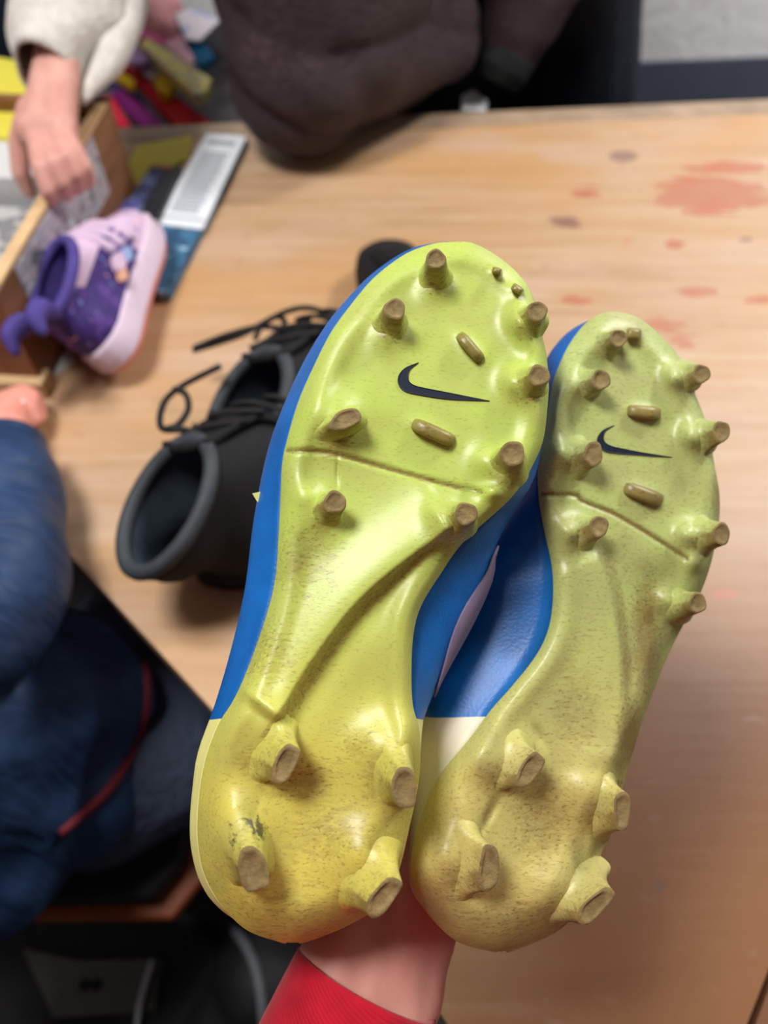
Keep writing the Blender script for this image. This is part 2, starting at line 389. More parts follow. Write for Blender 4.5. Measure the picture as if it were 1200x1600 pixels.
def football_boot(sp):
    # plane of the sole: inverse depth is affine in the picture, so three points fix it
    A = np.array([[1, x, y] for x, y, _ in sp['plane']]); co = np.linalg.solve(A, np.array([1 / d for _, _, d in sp['plane']]))
    pdep = lambda px, py: 1.0 / (co[0] + co[1] * px + co[2] * py)
    out = catmull(sp['outline'], 6, True)
    it, ib = int(np.argmin(out[:, 1])), int(np.argmax(out[:, 1]))
    rt = np.array([out[i % len(out)] for i in range(it, ib + (0 if ib > it else len(out)) + 1)])
    lf = np.array([out[i % len(out)] for i in range(ib, it + (0 if it > ib else len(out)) + 1)])[::-1]
    def mono(a):
        a = a.copy(); a[:, 1] = np.maximum.accumulate(a[:, 1]) + np.arange(len(a)) * 1e-4; return a
    rt, lf = mono(rt), mono(lf); yt, yb = out[it, 1], out[ib, 1]
    closed = np.vstack([out, out[:1]])
    studs, bars = sp['studs'], sp['bars']; groove = catmull(sp['groove'], 5); ridge = catmull(sp['ridge'], 5)
    def height(px, py):
        d, _, _ = polydist(px, py, closed)
        heel = sstep(sp['heel_y'] - 120, sp['heel_y'] + 120, py)
        wdt = 16 + 46 * heel; drop = 0.004 + 0.010 * heel
        h = -drop * (1 - np.clip(d / wdt, 0, 1)) ** 2
        h += 0.0022 * g(d, d * 0, 26, 0, 16, 1) * (1 - heel)
        h -= sp['spring'] * sstep(sp['toe_y'], yt - 60, py) ** 1.3           # toe spring
        dg, sd, pr = polydist(px, py, groove); h -= 0.0016 * np.exp(-(dg / 3.5) ** 2)
        dr, sr, pr = polydist(px, py, ridge); fade = sstep(0, 0.12, pr) * (1 - sstep(0.9, 1.0, pr))
        sg = dr * sr * sp['ridge_side']
        h += sp['ridge_h'] * fade * np.where(sg < 0, np.exp(-(sg / 62) ** 2), np.exp(-(sg / 13) ** 2)) - 0.0012 * fade * np.where(sg > 0, g(sg, sg * 0, 34, 0, 22, 1), 0)
        for s in studs:
            bx, by = s['base']; tx, ty = s['tip']; r = s['r'][0]
            k = s.get('flare', 1.0)
            h += 0.0042 * k * g(px, py, bx - (tx - bx) * 0.25, by - (ty - by) * 0.25, r * 1.75, r * 1.75)
            fx, fy = s.get('fl', (0, 0))
            if fx or fy: h += 0.004 * g(px, py, bx + fx, by + fy, r * 1.3)
        for bx, by, lx, ly, a in bars: h += 0.0020 * g(px, py, bx, by, lx * 1.1, ly * 1.4, a)
        for cx, cy, sx, sy, a, amp in sp['mounds']: h += amp * g(px, py, cx, cy, sx, sy, a)
        if 'fall' in sp: h -= sp['fall'] * sstep(4, 95, sg) * sstep(850, 1000, py) * (1 - sstep(1190, 1260, py))
        return h
    def dirt(px, py):
        w = np.zeros(px.shape); dg, _, pr = polydist(px, py, groove); w = np.maximum(w, 0.95 * np.exp(-(dg / 4.0) ** 2))
        for s in studs:
            bx, by = s['base']; r = s['r'][0]
            w = np.maximum(w, 0.62 * g(px, py, bx - r * 0.1, by + r * 0.9, r * 1.5, r * 1.1))
        dr, sr, pr = polydist(px, py, ridge); w = np.maximum(w, 0.6 * np.where(sr * sp['ridge_side'] > 0, g(dr, dr * 0, 14, 0, 14, 1), 0) * sstep(0, .1, pr))
        for bx, by, lx, ly, a in bars: w = np.maximum(w, 0.6 * g(px, py, bx, by + 6, lx * 1.0, ly * 1.2, a))
        for cx, cy, sx, sy, amp in sp['soil']: w = np.maximum(w, 1.2 * amp * g(px, py, cx, cy, sx, sy))
        d, _, _ = polydist(px, py, closed); heel = sstep(sp['heel_y'] - 100, sp['heel_y'] + 150, py)
        w = np.maximum(w, sp['dusty']); w = np.maximum(w, 0.24 * heel); w = np.maximum(w, 0.42 * heel * np.exp(-(d / 22) ** 2) * sstep(yb - 120, yb, py))
        return w
    surf = lambda px, py: pdep(px, py) - height(px, py)
    nr, nc = 420, 190
    a = np.linspace(0, math.pi, nr); rows = yt + (yb - yt) * (1 - np.cos(a)) / 2; rows[0] += 0.15; rows[-1] -= 0.15
    lin = np.linspace(0, 1, nc); tc = 0.55 * lin + 0.45 * (1 - np.cos(math.pi * lin)) / 2
    xl = np.interp(rows, lf[:, 1], lf[:, 0]); xr = np.interp(rows, rt[:, 1], rt[:, 0])
    PX = xl[:, None] + (xr - xl)[:, None] * tc[None]; PYY = np.repeat(rows[:, None], nc, 1)
    H = height(PX, PYY); DP = pdep(PX, PYY) - H
    W = PD(PX, PYY, DP)
    Fc = [(i * nc + j, (i + 1) * nc + j, (i + 1) * nc + j + 1, i * nc + j + 1) for i in range(nr - 1) for j in range(nc - 1)]
    V = W.reshape(-1, 3)
    # skirt: the side wall of the sole, rising to the upper
    ring = [j for j in range(nc)] + [i * nc + nc - 1 for i in range(1, nr)] + [(nr - 1) * nc + j for j in range(nc - 2, -1, -1)] + [i * nc for i in range(nr - 2, 0, -1)]
    cen = PD(np.array(sp['centre'][0]), np.array(sp['centre'][1]), pdep(*map(float, sp['centre'])))
    back = PD(PX.reshape(-1)[ring], PYY.reshape(-1)[ring], DP.reshape(-1)[ring] + 0.007)
    cc = np.array(sp['centre']); 
    back = back + (cen + AF * 0.012 - back) * 0.02
    n0 = len(V); m = len(ring)
    Fc += [(ring[i], ring[(i + 1) % m], n0 + (i + 1) % m, n0 + i) for i in range(m)]
    V = np.vstack([V, back]); DI = dirt(PX, PYY).ravel(); TO = sstep(sp['heel_y'] - 330, sp['heel_y'] + 130, PYY).ravel()
    BL = np.zeros_like(PX)
    for cx, cy, sx, sy, an, amp in sp.get('black', []): BL = np.maximum(BL, amp * g(PX, PYY, cx, cy, sx, sy, an))
    root = thing('football_boot', sp['label'], 'shoe', cen, 'football boots held up in one hand')
    me = bpy.data.meshes.new('sole_plate'); me.from_pydata([tuple(v) for v in V], [], Fc); me.update()
    for nm, arr in (('dirt', DI), ('tone', TO), ('black', BL.ravel())):
        at = me.attributes.new(nm, 'FLOAT', 'POINT'); at.data.foreach_set('value', np.concatenate([arr, arr[ring]]).astype(np.float32))
    link('sole_plate', me, sp['mat'], root)
    # studs
    for s in studs:
        (bx, by), (tx, ty), (ra, rb), an = s['base'], s['tip'], s['r'], s.get('ang', 0.0)
        d0 = float(surf(np.array(float(bx)), np.array(float(by)))) + 0.004; d1 = float(pdep(tx, ty)) - s.get('h', 0.012) - sp['tiplift'] + (float(pdep(bx, by)) - float(pdep(tx, ty))) * 0.0
        d1 = min(d1, d0 - 0.010)
        rings = [(0.0, 1.95), (0.14, 1.6), (0.34, 1.34), (0.6, 1.15), (0.88, 1.02), (0.97, 0.99), (1.0, 0.90), (0.985, 0.72), (0.955, 0.64), (0.955, 0.3)]
        n = 28; V2, F2 = [], []; K = len(rings); cut = 5
        bk = []; th = np.arange(n) * 2 * math.pi / n; ca, sa = np.cos(th), np.sin(th)
        if s.get('oval'): ca, sa = np.sign(ca) * np.abs(ca) ** 0.75, np.sign(sa) * np.abs(sa) ** 0.75
        wob = 1 + 0.05 * np.sin(3 * th + bx) + 0.03 * np.sin(5 * th + by)
        for ri, (q, k) in enumerate(rings):
            cx, cy = bx + (tx - bx) * q, by + (ty - by) * q
            x_, y_ = ra * k * ca * wob, rb * k * sa * wob
            qx, qy = cx + x_ * math.cos(an) - y_ * math.sin(an), cy + x_ * math.sin(an) + y_ * math.cos(an)
            bk.append(np.max([amp * g(qx, qy, cx_, cy_, sx_, sy_, an_) for cx_, cy_, sx_, sy_, an_, amp in sp.get('black', [(0, 0, 1, 1, 0, 0)])], 0))
            sd = surf(qx, qy) + 0.0012; w0 = max(0.0, 1 - q / 0.5) ** 1.5
            V2.append(PD(qx, qy, (sd * w0 + d0 * (1 - w0)) * (1 - q) + d1 * q))
        V2 = np.vstack(V2)
        quad = lambda a0, a1: [(ri * n + j, ri * n + (j + 1) % n, (ri + 1) * n + (j + 1) % n, (ri + 1) * n + j) for ri in range(a0, a1) for j in range(n)]
        o = mesh('stud', V2[:(cut + 1) * n], quad(0, cut), sp['mat'], root)
        mesh('stud_tip', V2[cut * n:], quad(0, K - 1 - cut) + [tuple((K - 1 - cut) * n + j for j in range(n))], m_tip, o)
        dv = np.repeat(np.array([0.15, 0.25, 0.4, 0.55, 0.9, 1]), n); dv = dv * np.where(np.tile(np.sin(th + an), cut + 1) > 0, 1.15, 0.45)
        at = o.data.attributes.new('dirt', 'FLOAT', 'POINT'); at.data.foreach_set('value', dv.astype(np.float32))
        at = o.data.attributes.new('black', 'FLOAT', 'POINT'); at.data.foreach_set('value', np.concatenate(bk)[:len(dv)].astype(np.float32))
        at = o.data.attributes.new('tone', 'FLOAT', 'POINT'); at.data.foreach_set('value', np.full(len(dv), float(sstep(sp['heel_y'] - 330, sp['heel_y'] + 130, by))).astype(np.float32))
    # low cross bars between the studs
    for bx, by, lx, ly, a in bars:
        V2, F2 = [], []; prof = [(1.15, 0.004), (1.0, -0.0016), (0.8, -0.0034), (0.4, -0.004)]; n = 20
        for k, dz in prof:
            for j in range(n):
                t2 = 2 * math.pi * j / n; ca, sa = math.cos(t2), math.sin(t2)
                x_ = lx * k * math.copysign(abs(ca) ** 0.5, ca); y_ = ly * k * math.copysign(abs(sa) ** 0.5, sa)
                qx, qy = bx + x_ * math.cos(a) - y_ * math.sin(a), by + x_ * math.sin(a) + y_ * math.cos(a)
                V2.append(PD(qx, qy, float(surf(np.array(bx * 1.0), np.array(by * 1.0))) + dz))
        for ri in range(len(prof) - 1):
            for j in range(n): l = (j + 1) % n; F2.append((ri * n + j, ri * n + l, (ri + 1) * n + l, (ri + 1) * n + j))
        F2.append(tuple((len(prof) - 1) * n + j for j in range(n)))
        o = mesh('traction_bar', V2, F2, sp['mat'], root)
        at = o.data.attributes.new('dirt', 'FLOAT', 'POINT'); at.data.foreach_set('value', np.full(len(V2), 1.1).astype(np.float32))
    # logo: strip of quads laid on the sole surface
    up, lo = catmull(sp['swoosh'][0], 6), catmull(sp['swoosh'][1], 6)
    us = np.linspace(0, 1, 40)
    def arc(c):
        L = np.r_[0, np.cumsum(np.hypot(*np.diff(c, axis=0).T))]; L /= L[-1]; return np.stack([np.interp(us, L, c[:, 0]), np.interp(us, L, c[:, 1])], -1)
    A1, A2 = arc(up), arc(lo); nk = 6
    G = np.stack([A1 + (A2 - A1) * q for q in np.linspace(0, 1, nk)], 1)
    dd = surf(G[..., 0], G[..., 1])
    Vt = PD(G[..., 0], G[..., 1], dd - 0.0007).reshape(-1, 3); Vb = PD(G[..., 0], G[..., 1], dd + 0.0006).reshape(-1, 3)
    q0 = [(i * nk + j, (i + 1) * nk + j, (i + 1) * nk + j + 1, i * nk + j + 1) for i in range(39) for j in range(nk - 1)]; N1 = len(Vt)
    rim = [i * nk for i in range(40)] + [39 * nk + j for j in range(1, nk)] + [i * nk + nk - 1 for i in range(38, -1, -1)] + [j for j in range(nk - 2, 0, -1)]
    F2 = q0 + [tuple(N1 + v for v in f[::-1]) for f in q0] + [(rim[i], rim[(i + 1) % len(rim)], N1 + rim[(i + 1) % len(rim)], N1 + rim[i]) for i in range(len(rim))]
    mesh('logo', np.vstack([Vt, Vb]), F2, m_logo, root)
    # upper: rings across the foot, from sole edge round the back
    ns = 90; a = np.linspace(0.07, math.pi - 0.10, ns); yy = yt + (yb - yt) * (1 - np.cos(a)) / 2
    cl, cr = (mono(catmull(np.array(sp[k_])[:, ::-1], 6)) for k_ in ('maxL', 'maxR')); mL = np.interp(yy, cl[:, 1], cl[:, 0]); mR = np.interp(yy, cr[:, 1], cr[:, 0])
    sL = np.interp(yy, lf[:, 1], lf[:, 0]); sR = np.interp(yy, rt[:, 1], rt[:, 0])
    pw = lambda x, y, o: PD(x, y, pdep(x, y) + o)
    # plane normal pointing away from the viewer
    q0_, q1_, q2_ = pw(600., 600., 0), pw(1000., 600., 0), pw(600., 1200., 0); N = np.cross(q1_ - q0_, q2_ - q0_); N /= np.linalg.norm(N); N = N if N @ AF > 0 else -N
    S = []
    for i in range(ns):
        u = (yy[i] - yt) / (yb - yt)
        Hh = np.interp(u, [0, .03, .1, .25, .45, .6, .8, .95, 1], sp['H'])
        oL, oR = [0.005 - float(height(np.array(x_), np.array(yy[i]))) for x_ in (sL[i], sR[i])]
        b0, b1 = pw(sL[i], yy[i], oL), pw(sR[i], yy[i], oR)
        mo = 0.022 if Hh > 0.04 else 0.5 * Hh
        m0, m1 = pw(mL[i], yy[i], mo + oL), pw(mR[i], yy[i], mo + oR)
        mid = (b0 + b1) / 2; hv = (m1 - m0) / 2; mid2 = (m0 + m1) / 2
        tp = mid2 + N * (Hh - mo)
        s0, s1 = mid2 - hv * 0.62 + N * (Hh - mo) * 0.78, mid2 + hv * 0.62 + N * (Hh - mo) * 0.78
        k0, k1 = (b0 * 0.45 + m0 * 0.55) , (b1 * 0.45 + m1 * 0.55)
        S.append(catmull([b0, m0, s0, tp, s1, m1, b1], 6))
    S = np.array(S); nt = S.shape[1]
    V3 = S.reshape(-1, 3); F3, mi = [], []
    for i in range(ns - 1):
        u = (yy[i] - yt) / (yb - yt)
        for j in range(nt - 1):
            if 0.62 < u < 0.93 and 13 <= j <= 22: continue            # opening for the foot
            F3.append((i * nt + j, i * nt + j + 1, (i + 1) * nt + j + 1, (i + 1) * nt + j))
            mi.append(1 if yy[i] > sp['counter_y'] + (8 if j > nt / 2 else 0) else 0)
    o = mesh('upper', V3, F3, [m_blue, sp['heel_mat'], m_lining], root)
    o.data.polygons.foreach_set('material_index', mi)
    sm = o.modifiers.new('thick', 'SOLIDIFY'); sm.thickness = 0.002; sm.offset = -1; sm.material_offset = 0
    # side stripe lying on the flank of the upper
    if 'stripe' in sp:
        y0, y1, j0 = sp['stripe']; V4, F4 = [], []
        idx = [i for i in range(ns) if y0 < yy[i] < y1]
        for c, i in enumerate(idx):
            w = math.sin(math.pi * (c + 0.3) / (len(idx) - 0.4)) ** 0.7
            for q in (-0.2, 0.4, 1.0):
                jj = j0 + (q - 0.4) * 3.8 * w; jf = int(jj); fr = jj - jf; p = S[i, jf] * (1 - fr) + S[i, jf + 1] * fr
                cm = S[i].mean(0); dn = p - cm; dn /= np.linalg.norm(dn); V4.append(p + dn * 0.0012)
        for c in range(len(idx) - 1):
            for q in range(2): F4.append((c * 3 + q, c * 3 + q + 1, (c + 1) * 3 + q + 1, (c + 1) * 3 + q))
        o = mesh('side_stripe', V4, F4, m_lilac, root); sm = o.modifiers.new('thick', 'SOLIDIFY'); sm.thickness = 0.001; sm.offset = 0
        o['label'] = 'lilac side stripe with shade painted in'
    for u in (0.34, 0.40, 0.46, 0.52, 0.58):                            # laces across the top of the foot
        i = int(np.argmin(abs((yy - yt) / (yb - yt) - u)))
        tube('lace', [S[i, jj] + N * 0.002 for jj in (11, 14, 18, 22, 25)], 0.0022, m_lining, root, 6, 3)
    return root, S

vL = sole_mat('volt_sole_left', srgb(178, 198, 92), srgb(204, 194, 90), srgb(166, 168, 96), 0.6)
vR = sole_mat('volt_sole_right', srgb(174, 188, 112), srgb(196, 186, 110), srgb(160, 160, 106), 0.7)
LEFT = dict(dusty=0.06, label='left of two upturned football boots, brighter lime sole, nearer, blue rim down its left side', mat=vL, heel_mat=m_yellowcream,
    plane=[(470, 1400, 0.285), (720, 400, 0.322), (900, 900, 0.307)], centre=(570., 950.), heel_y=1180, toe_y=640, spring=0.008, tiplift=0.0,
    outline=[(708, 378), (735, 379), (768, 394), (803, 421), (828, 452), (840, 490), (846, 520), (853, 550), (857, 590), (856, 630), (849, 686), (834, 724), (815, 757), (788, 789), (725, 846), (687, 899), (658, 947), (646, 991), (643, 1049), (645, 1100), (654, 1135), (657, 1170), (655, 1215), (646, 1265), (635, 1310), (627, 1345), (615, 1385), (592, 1418), (562, 1436), (530, 1452), (490, 1468), (455, 1473),
             (413, 1465), (378, 1448), (343, 1410), (320, 1368), (310, 1322), (309, 1270), (316, 1210), (328, 1165), (345, 1125), (364, 1095), (387, 1045), (416, 962), (430, 904), (435, 841), (438, 783), (441, 724), (449, 686), (466, 628), (489, 575), (516, 521), (546, 479), (581, 437), (619, 406), (650, 389), (682, 380)],
    studs=[dict(tip=(681, 404), base=(679, 436), r=(16, 16)), dict(tip=(617, 482), base=(608, 512), r=(17, 17)), dict(tip=(840, 486), base=(826, 505), r=(16, 16), fl=(-18, -8)), dict(tip=(843, 586), base=(824, 602), r=(17, 17), fl=(-22, -10)),
           dict(tip=(801, 708), base=(790, 728), r=(20, 20), fl=(-30, -10)), dict(tip=(540, 655), base=(527, 664), r=(27, 15), ang=-0.42, fl=(0, -22)), dict(tip=(524, 784), base=(503, 802), r=(18, 18), fl=(-20, -30)), dict(tip=(729, 802), base=(712, 816), r=(18, 18), fl=(-20, -18)),
           dict(tip=(447, 1194), base=(420, 1166), r=(33, 17), ang=-1.13, oval=1, h=0.014, fl=(-6, -40)), dict(tip=(632, 1232), base=(613, 1200), r=(33, 19), ang=1.52, oval=1, h=0.014, fl=(-20, -38)),
           dict(tip=(396, 1360), base=(382, 1318), r=(36, 23), ang=1.35, oval=1, h=0.014, fl=(-8, -30)), dict(tip=(600, 1403), base=(572, 1362), r=(37, 17), ang=-0.92, oval=1, h=0.014, fl=(-10, -34))],
    bars=[(735, 543, 26, 9, 0.85), (677, 676, 34, 11, 0.42), (776, 423, 7, 5, 0.3), (808, 452, 9, 6, 0.6)],
    groove=[(449, 704), (500, 706), (530, 711), (560, 719), (612, 734), (688, 755), (752, 769)], ridge=[(716, 812), (680, 836), (590, 906), (534, 964), (472, 1050), (442, 1100), (420, 1130)], ridge_side=-1, ridge_h=0.007,
    mounds=[(850, 540, 14, 26, 0, 0.002), (848, 645, 16, 30, 0, .002), (770, 770, 20, 12, .3, 0.003), (480, 1290, 80, 120, 0, -0.0035), (560, 1100, 70, 90, 0, -0.002), (640, 1150, 22, 50, 0, 0.003), (640, 1300, 12, 40, 0, .002), (655, 690, 90, 40, .2, -0.001), (700, 560, 90, 70, 0, -0.0015), (500, 620, 20, 60, 0.3, .0015), (527, 735, 3, 20, 0, -.0012)],
    soil=[(480, 880, 60, 70, 0.42), (420, 1020, 60, 70, 0.35), (690, 850, 40, 40, 0.35), (460, 1215, 70, 40, 0.55), (520, 1300, 90, 60, 0.42), (600, 1210, 40, 50, .45), (430, 1420, 110, 40, 0.42), (680, 445, 24, 20, 0.5), (606, 520, 24, 18, .5), (740, 1000, 50, 100, 0.25), (560, 1160, 50, 50, .3)],
    black=[(385, 1288, 34, 9, -0.25, 0.95), (406, 1300, 15, 20, 0.2, 0.9), (362, 1312, 8, 22, 0.2, 0.9)],
    swoosh=([(654, 566), (641, 577), (638, 592), (646, 601), (664, 606), (690, 611), (725, 618), (765, 626)], [(654, 566), (634, 574), (623, 586), (622, 600), (632, 611), (656, 617), (695, 623), (730, 625), (765, 626)]),
    maxL=[(378, 706), (389, 644), (425, 588), (460, 552), (506, 514), (571, 475), (647, 441), (713, 419), (817, 397), (923, 383), (1020, 361), (1111, 335), (1165, 316), (1210, 308), (1322, 304), (1410, 342), (1473, 455)],
    maxR=[(378, 710), (420, 790), (490, 826), (590, 840), (690, 836), (735, 832), (765, 822), (800, 800), (860, 772), (905, 766), (972, 737), (1055, 690), (1100, 668), (1140, 653), (1265, 636), (1385, 604), (1440, 540), (1473, 458)],
    H=[0.028, 0.04, 0.048, 0.058, 0.072, 0.082, 0.08, 0.074, 0.068], counter_y=1106, stripe=(845, 1090, 30.4))
RIGHT = dict(dusty=0.2, label='right of two upturned football boots, dustier paler sole, farther, broad blue flank and cream heel', mat=vR, heel_mat=m_cream,
    plane=[(790, 1430, 0.318), (950, 520, 0.362), (1115, 800, 0.362)], centre=(930., 970.), heel_y=1190, toe_y=720, spring=0.008, tiplift=0.0,
    outline=[(957, 487), (987, 492), (1013, 507), (1040, 532), (1061, 557), (1076, 582), (1088, 620), (1100, 650), (1110, 690), (1117, 730), (1124, 770), (1124, 810), (1118, 850), (1108, 890), (1093, 930), (1070, 972), (1050, 1011), (1031, 1054), (1007, 1117), (992, 1165), (979, 1210), (965, 1260), (949, 1309), (933, 1350), (916, 1395), (889, 1440), (859, 1462), (817, 1479), (780, 1487),
             (742, 1481), (709, 1468), (675, 1436), (650, 1399), (642, 1365), (646, 1320), (657, 1279), (676, 1230), (699, 1196), (736, 1151), (768, 1108), (799, 1073), (837, 1025), (857, 982), (864, 933), (862, 885), (852, 837), (843, 788), (840, 745), (843, 710), (853, 660), (863, 600), (877, 563), (890, 537), (910, 510), (932, 493)],
    studs=[dict(tip=(967, 528), base=(945, 541), r=(14, 14)), dict(tip=(940, 593), base=(912, 602), r=(15, 16)), dict(tip=(928, 709), base=(897, 716), r=(15, 20), fl=(-15, -10)), dict(tip=(937, 822), base=(908, 833), r=(15, 17), fl=(-15, -8)),
           dict(tip=(1097, 584), base=(1070, 590), r=(14, 15), fl=(-16, -4)), dict(tip=(1128, 674), base=(1096, 684), r=(14, 17), fl=(-18, -6)), dict(tip=(1128, 834), base=(1092, 838), r=(14, 18), fl=(-20, -6)), dict(tip=(1091, 942), base=(1056, 948), r=(14, 17), fl=(-16, -14)),
           dict(tip=(829, 1203), base=(790, 1191), r=(31, 15), ang=-0.98, oval=1, h=0.013, fl=(-34, -2)), dict(tip=(973, 1267), base=(938, 1255), r=(31, 13), ang=1.6, oval=1, h=0.013, fl=(-20, -26)),
           dict(tip=(765, 1357), base=(722, 1346), r=(37, 16), ang=1.66, oval=1, h=0.013, fl=(-30, -4)), dict(tip=(931, 1416), base=(893, 1393), r=(37, 15), ang=-0.78, oval=1, h=0.013, fl=(-26, -14))],
    bars=[(1005, 644, 25, 10, 0.1), (1004, 772, 30, 11, 0.35), (990, 522, 11, 9, 0.1)],
    groove=[(847, 772), (880, 772), (902, 775), (912, 784), (967, 807), (1033, 847), (1073, 873)], ridge=[(922, 852), (938, 890), (951, 933), (964, 1011), (967, 1078), (964, 1150), (958, 1215)], ridge_side=-1, ridge_h=0.004, fall=0.014,
    mounds=[(1090, 615, 12, 22, -.3, 0.002), (1115, 740, 12, 40, 0, .002), (1085, 880, 16, 14, 0, 0.003), (860, 1300, 60, 110, 0.1, -0.004), (890, 1120, 50, 60, 0, -.001), (925, 1330, 12, 40, 0.1, .003), (1000, 700, 70, 90, 0, -0.0015), (872, 640, 14, 80, .1, 0.002), (842, 1150, 8, 22, -.5, -0.002), (765, 1275, 8, 34, .5, -.002), (735, 1260, 30, 40, 0, .003)],
    soil=[(1010, 1000, 30, 130, 0.62), (850, 1290, 60, 100, 0.5), (900, 1100, 50, 100, 0.35), (800, 1430, 110, 40, 0.45), (985, 1150, 26, 90, 0.66), (945, 545, 24, 20, 0.4), (912, 612, 24, 16, .45), (1000, 900, 60, 40, .3), (1120, 780, 12, 60, 0.5)],
    swoosh=([(960, 664), (946, 674), (944, 688), (954, 696), (975, 701), (1000, 706), (1025, 710), (1050, 714)], [(960, 664), (942, 672), (933, 685), (936, 698), (948, 706), (970, 709), (1000, 711), (1025, 713), (1050, 714)]),
    maxL=[(487, 957), (510, 901), (533, 873), (563, 853), (600, 844), (660, 838), (745, 824), (800, 795), (860, 765), (950, 738), (1025, 708), (1088, 672), (1127, 662), (1200, 650), (1300, 642), (1399, 650), (1487, 780)],
    maxR=[(487, 957), (532, 1020), (620, 1066), (770, 1100), (890, 1082), (1011, 1022), (1165, 964), (1309, 924), (1395, 890), (1462, 835), (1487, 782)],
    H=[0.028, 0.04, 0.048, 0.058, 0.072, 0.082, 0.08, 0.074, 0.068], counter_y=1112)
bootL, SL = football_boot(LEFT)
bootR, SR = football_boot(RIGHT)
# small pale tag sticking out of the left boot's flank
m_tag = plain('pale_yellow_tag', srgb(208, 214, 130), 0.6, 0.3, 0.05, 40, 0)
q = PD(np.array([394, 408, 417, 412, 402.]), np.array([771, 768, 775, 786, 784.]), np.array([.327] * 5)); 
q2 = q + AF * 0.0012
mesh('side_tag', np.vstack([q, q2]), [(0, 1, 2, 3, 4), (9, 8, 7, 6, 5)] + [(i, 5 + i, 5 + (i + 1) % 5, (i + 1) % 5) for i in range(5)], m_tag, bootL, smooth=False)['label'] = 'tiny pale yellow tag'

# ------------------------------------------------------------------ skin and people helpers
def skin_mat(name, a, b):
    t = NT(name); t.col(t.ramp(t.noise(35, 4, t.coord()), [(0.3, a), (0.7, b)]))
    t.bump(t.noise(300, 4, t.coord()), 0.2, 0.0006); t.b.inputs['Subsurface Weight'].default_value = 0.12; t.b.inputs['Subsurface Radius'].default_value = (0.01, 0.004, 0.002); t.b.inputs['Subsurface Scale'].default_value = 0.4
    return t.set(0.5, 0.4)
m_skin_a = skin_mat('fair_skin', srgb(200, 142, 132), srgb(216, 164, 152))
m_skin_p = skin_mat('rosy_skin', srgb(206, 140, 128), srgb(222, 164, 150))
m_skin_c = skin_mat('pink_child_skin', srgb(224, 142, 128), srgb(236, 166, 150))
m_hair = plain('brown_hair', srgb(70, 48, 34), 0.5, 0.4, 0.2, 120, 0.3)
m_darkshoe = plain('black_shoe_rubber', srgb(24, 24, 26), 0.5, 0.4, 0.1, 60, 0.1)
def cloth(me, amp, scale, seed):
    v, n = get_vn(me); set_v(me, v + n * (amp * folds(v, scale, seed))[:, None]); return me
def head_caps(c, face, r=0.095):
    c = np.array(c, float); f = np.array(face, float); f /= np.linalg.norm(f); z = np.array([0, 0, 1.0]); s = np.cross(f, z); s /= np.linalg.norm(s)
    cp = [(c + z * 0.035 - f * 0.015, r * 0.98, c + z * 0.03 + f * 0.005, r * 0.92), (c - z * 0.03 + f * 0.02, r * 0.72, c - z * 0.07 + f * 0.035, r * 0.42),
          (c + z * 0.015 + f * 0.085, 0.009, c - z * 0.02 + f * 0.105, 0.013)]
    for k in (-1, 1): cp.append((c + s * k * r * 0.93 + z * 0.02, 0.014, c + s * k * r * 0.9 - z * 0.025, 0.012))
    return cp, f, s
m_eye = plain('eye_white', srgb(236, 234, 230), 0.2, 0.5, 0.02, 20, 0); m_lip = plain('lip', srgb(176, 92, 88), 0.45, 0.4, .05, 40, 0)
def face_bits(c, f, s, root, hair):
    c = np.array(c, float); z = np.array([0, 0, 1.0])
    for k in (-1, 1): link('eye', caps_mesh([(c + s * k * 0.033 + z * 0.018 + f * 0.074, 0.012, c + s * k * 0.031 + z * 0.018 + f * 0.074, 0.012)], 0.003, 2), m_eye, root)
    link('mouth', caps_mesh([(c - s * 0.02 - z * 0.062 + f * 0.066, 0.006, c - z * 0.064 + f * 0.074, 0.008), (c + s * 0.02 - z * 0.062 + f * 0.066, 0.006, c - z * 0.064 + f * 0.074, 0.008)], 0.003, 2), m_lip, root)
    link('hair', caps_mesh([(c + z * 0.06 - f * 0.03, 0.1, c + z * 0.055 - f * 0.01, 0.098), (c - f * 0.06, 0.07, c - f * 0.06 - z * 0.08, 0.05)], 0.01, 4), hair, root)

def relaxed_hand(w, d, n, k=1.0):
    w, d, n = np.array(w, float), np.array(d, float), np.array(n, float); d /= np.linalg.norm(d); n -= d * (n @ d); n /= np.linalg.norm(n); s = np.cross(d, n)
    P = lambda a, b, c: w + k * (d * a + s * b + n * c)
    cp = [(P(-.02, .012, 0), .018 * k, P(.085, .028, 0), .013 * k), (P(-.02, -.012, 0), .018 * k, P(.082, -.026, 0), .012 * k), (P(0, 0, 0), .018 * k, P(.09, 0, 0), .014 * k)]
    for b, L in ((.031, .070), (.011, .078), (-.010, .072), (-.029, .056)):
        a = [P(.085, b, 0), P(.085 + L * .45, b * 1.12, .004), P(.085 + L * .80, b * 1.15, .014), P(.085 + L, b * 1.15, .027)]
        cp += [(a[i], (.0092 - .0007 * i) * k, a[i + 1], (.0086 - .0008 * i) * k) for i in range(3)]
    a = [P(.015, .026, .004), P(.052, .052, .014), P(.080, .062, .022)]
    return caps_mesh(cp + [(a[0], .013 * k, a[1], .0105 * k), (a[1], .0105 * k, a[2], .008 * k)], .0035, 5)

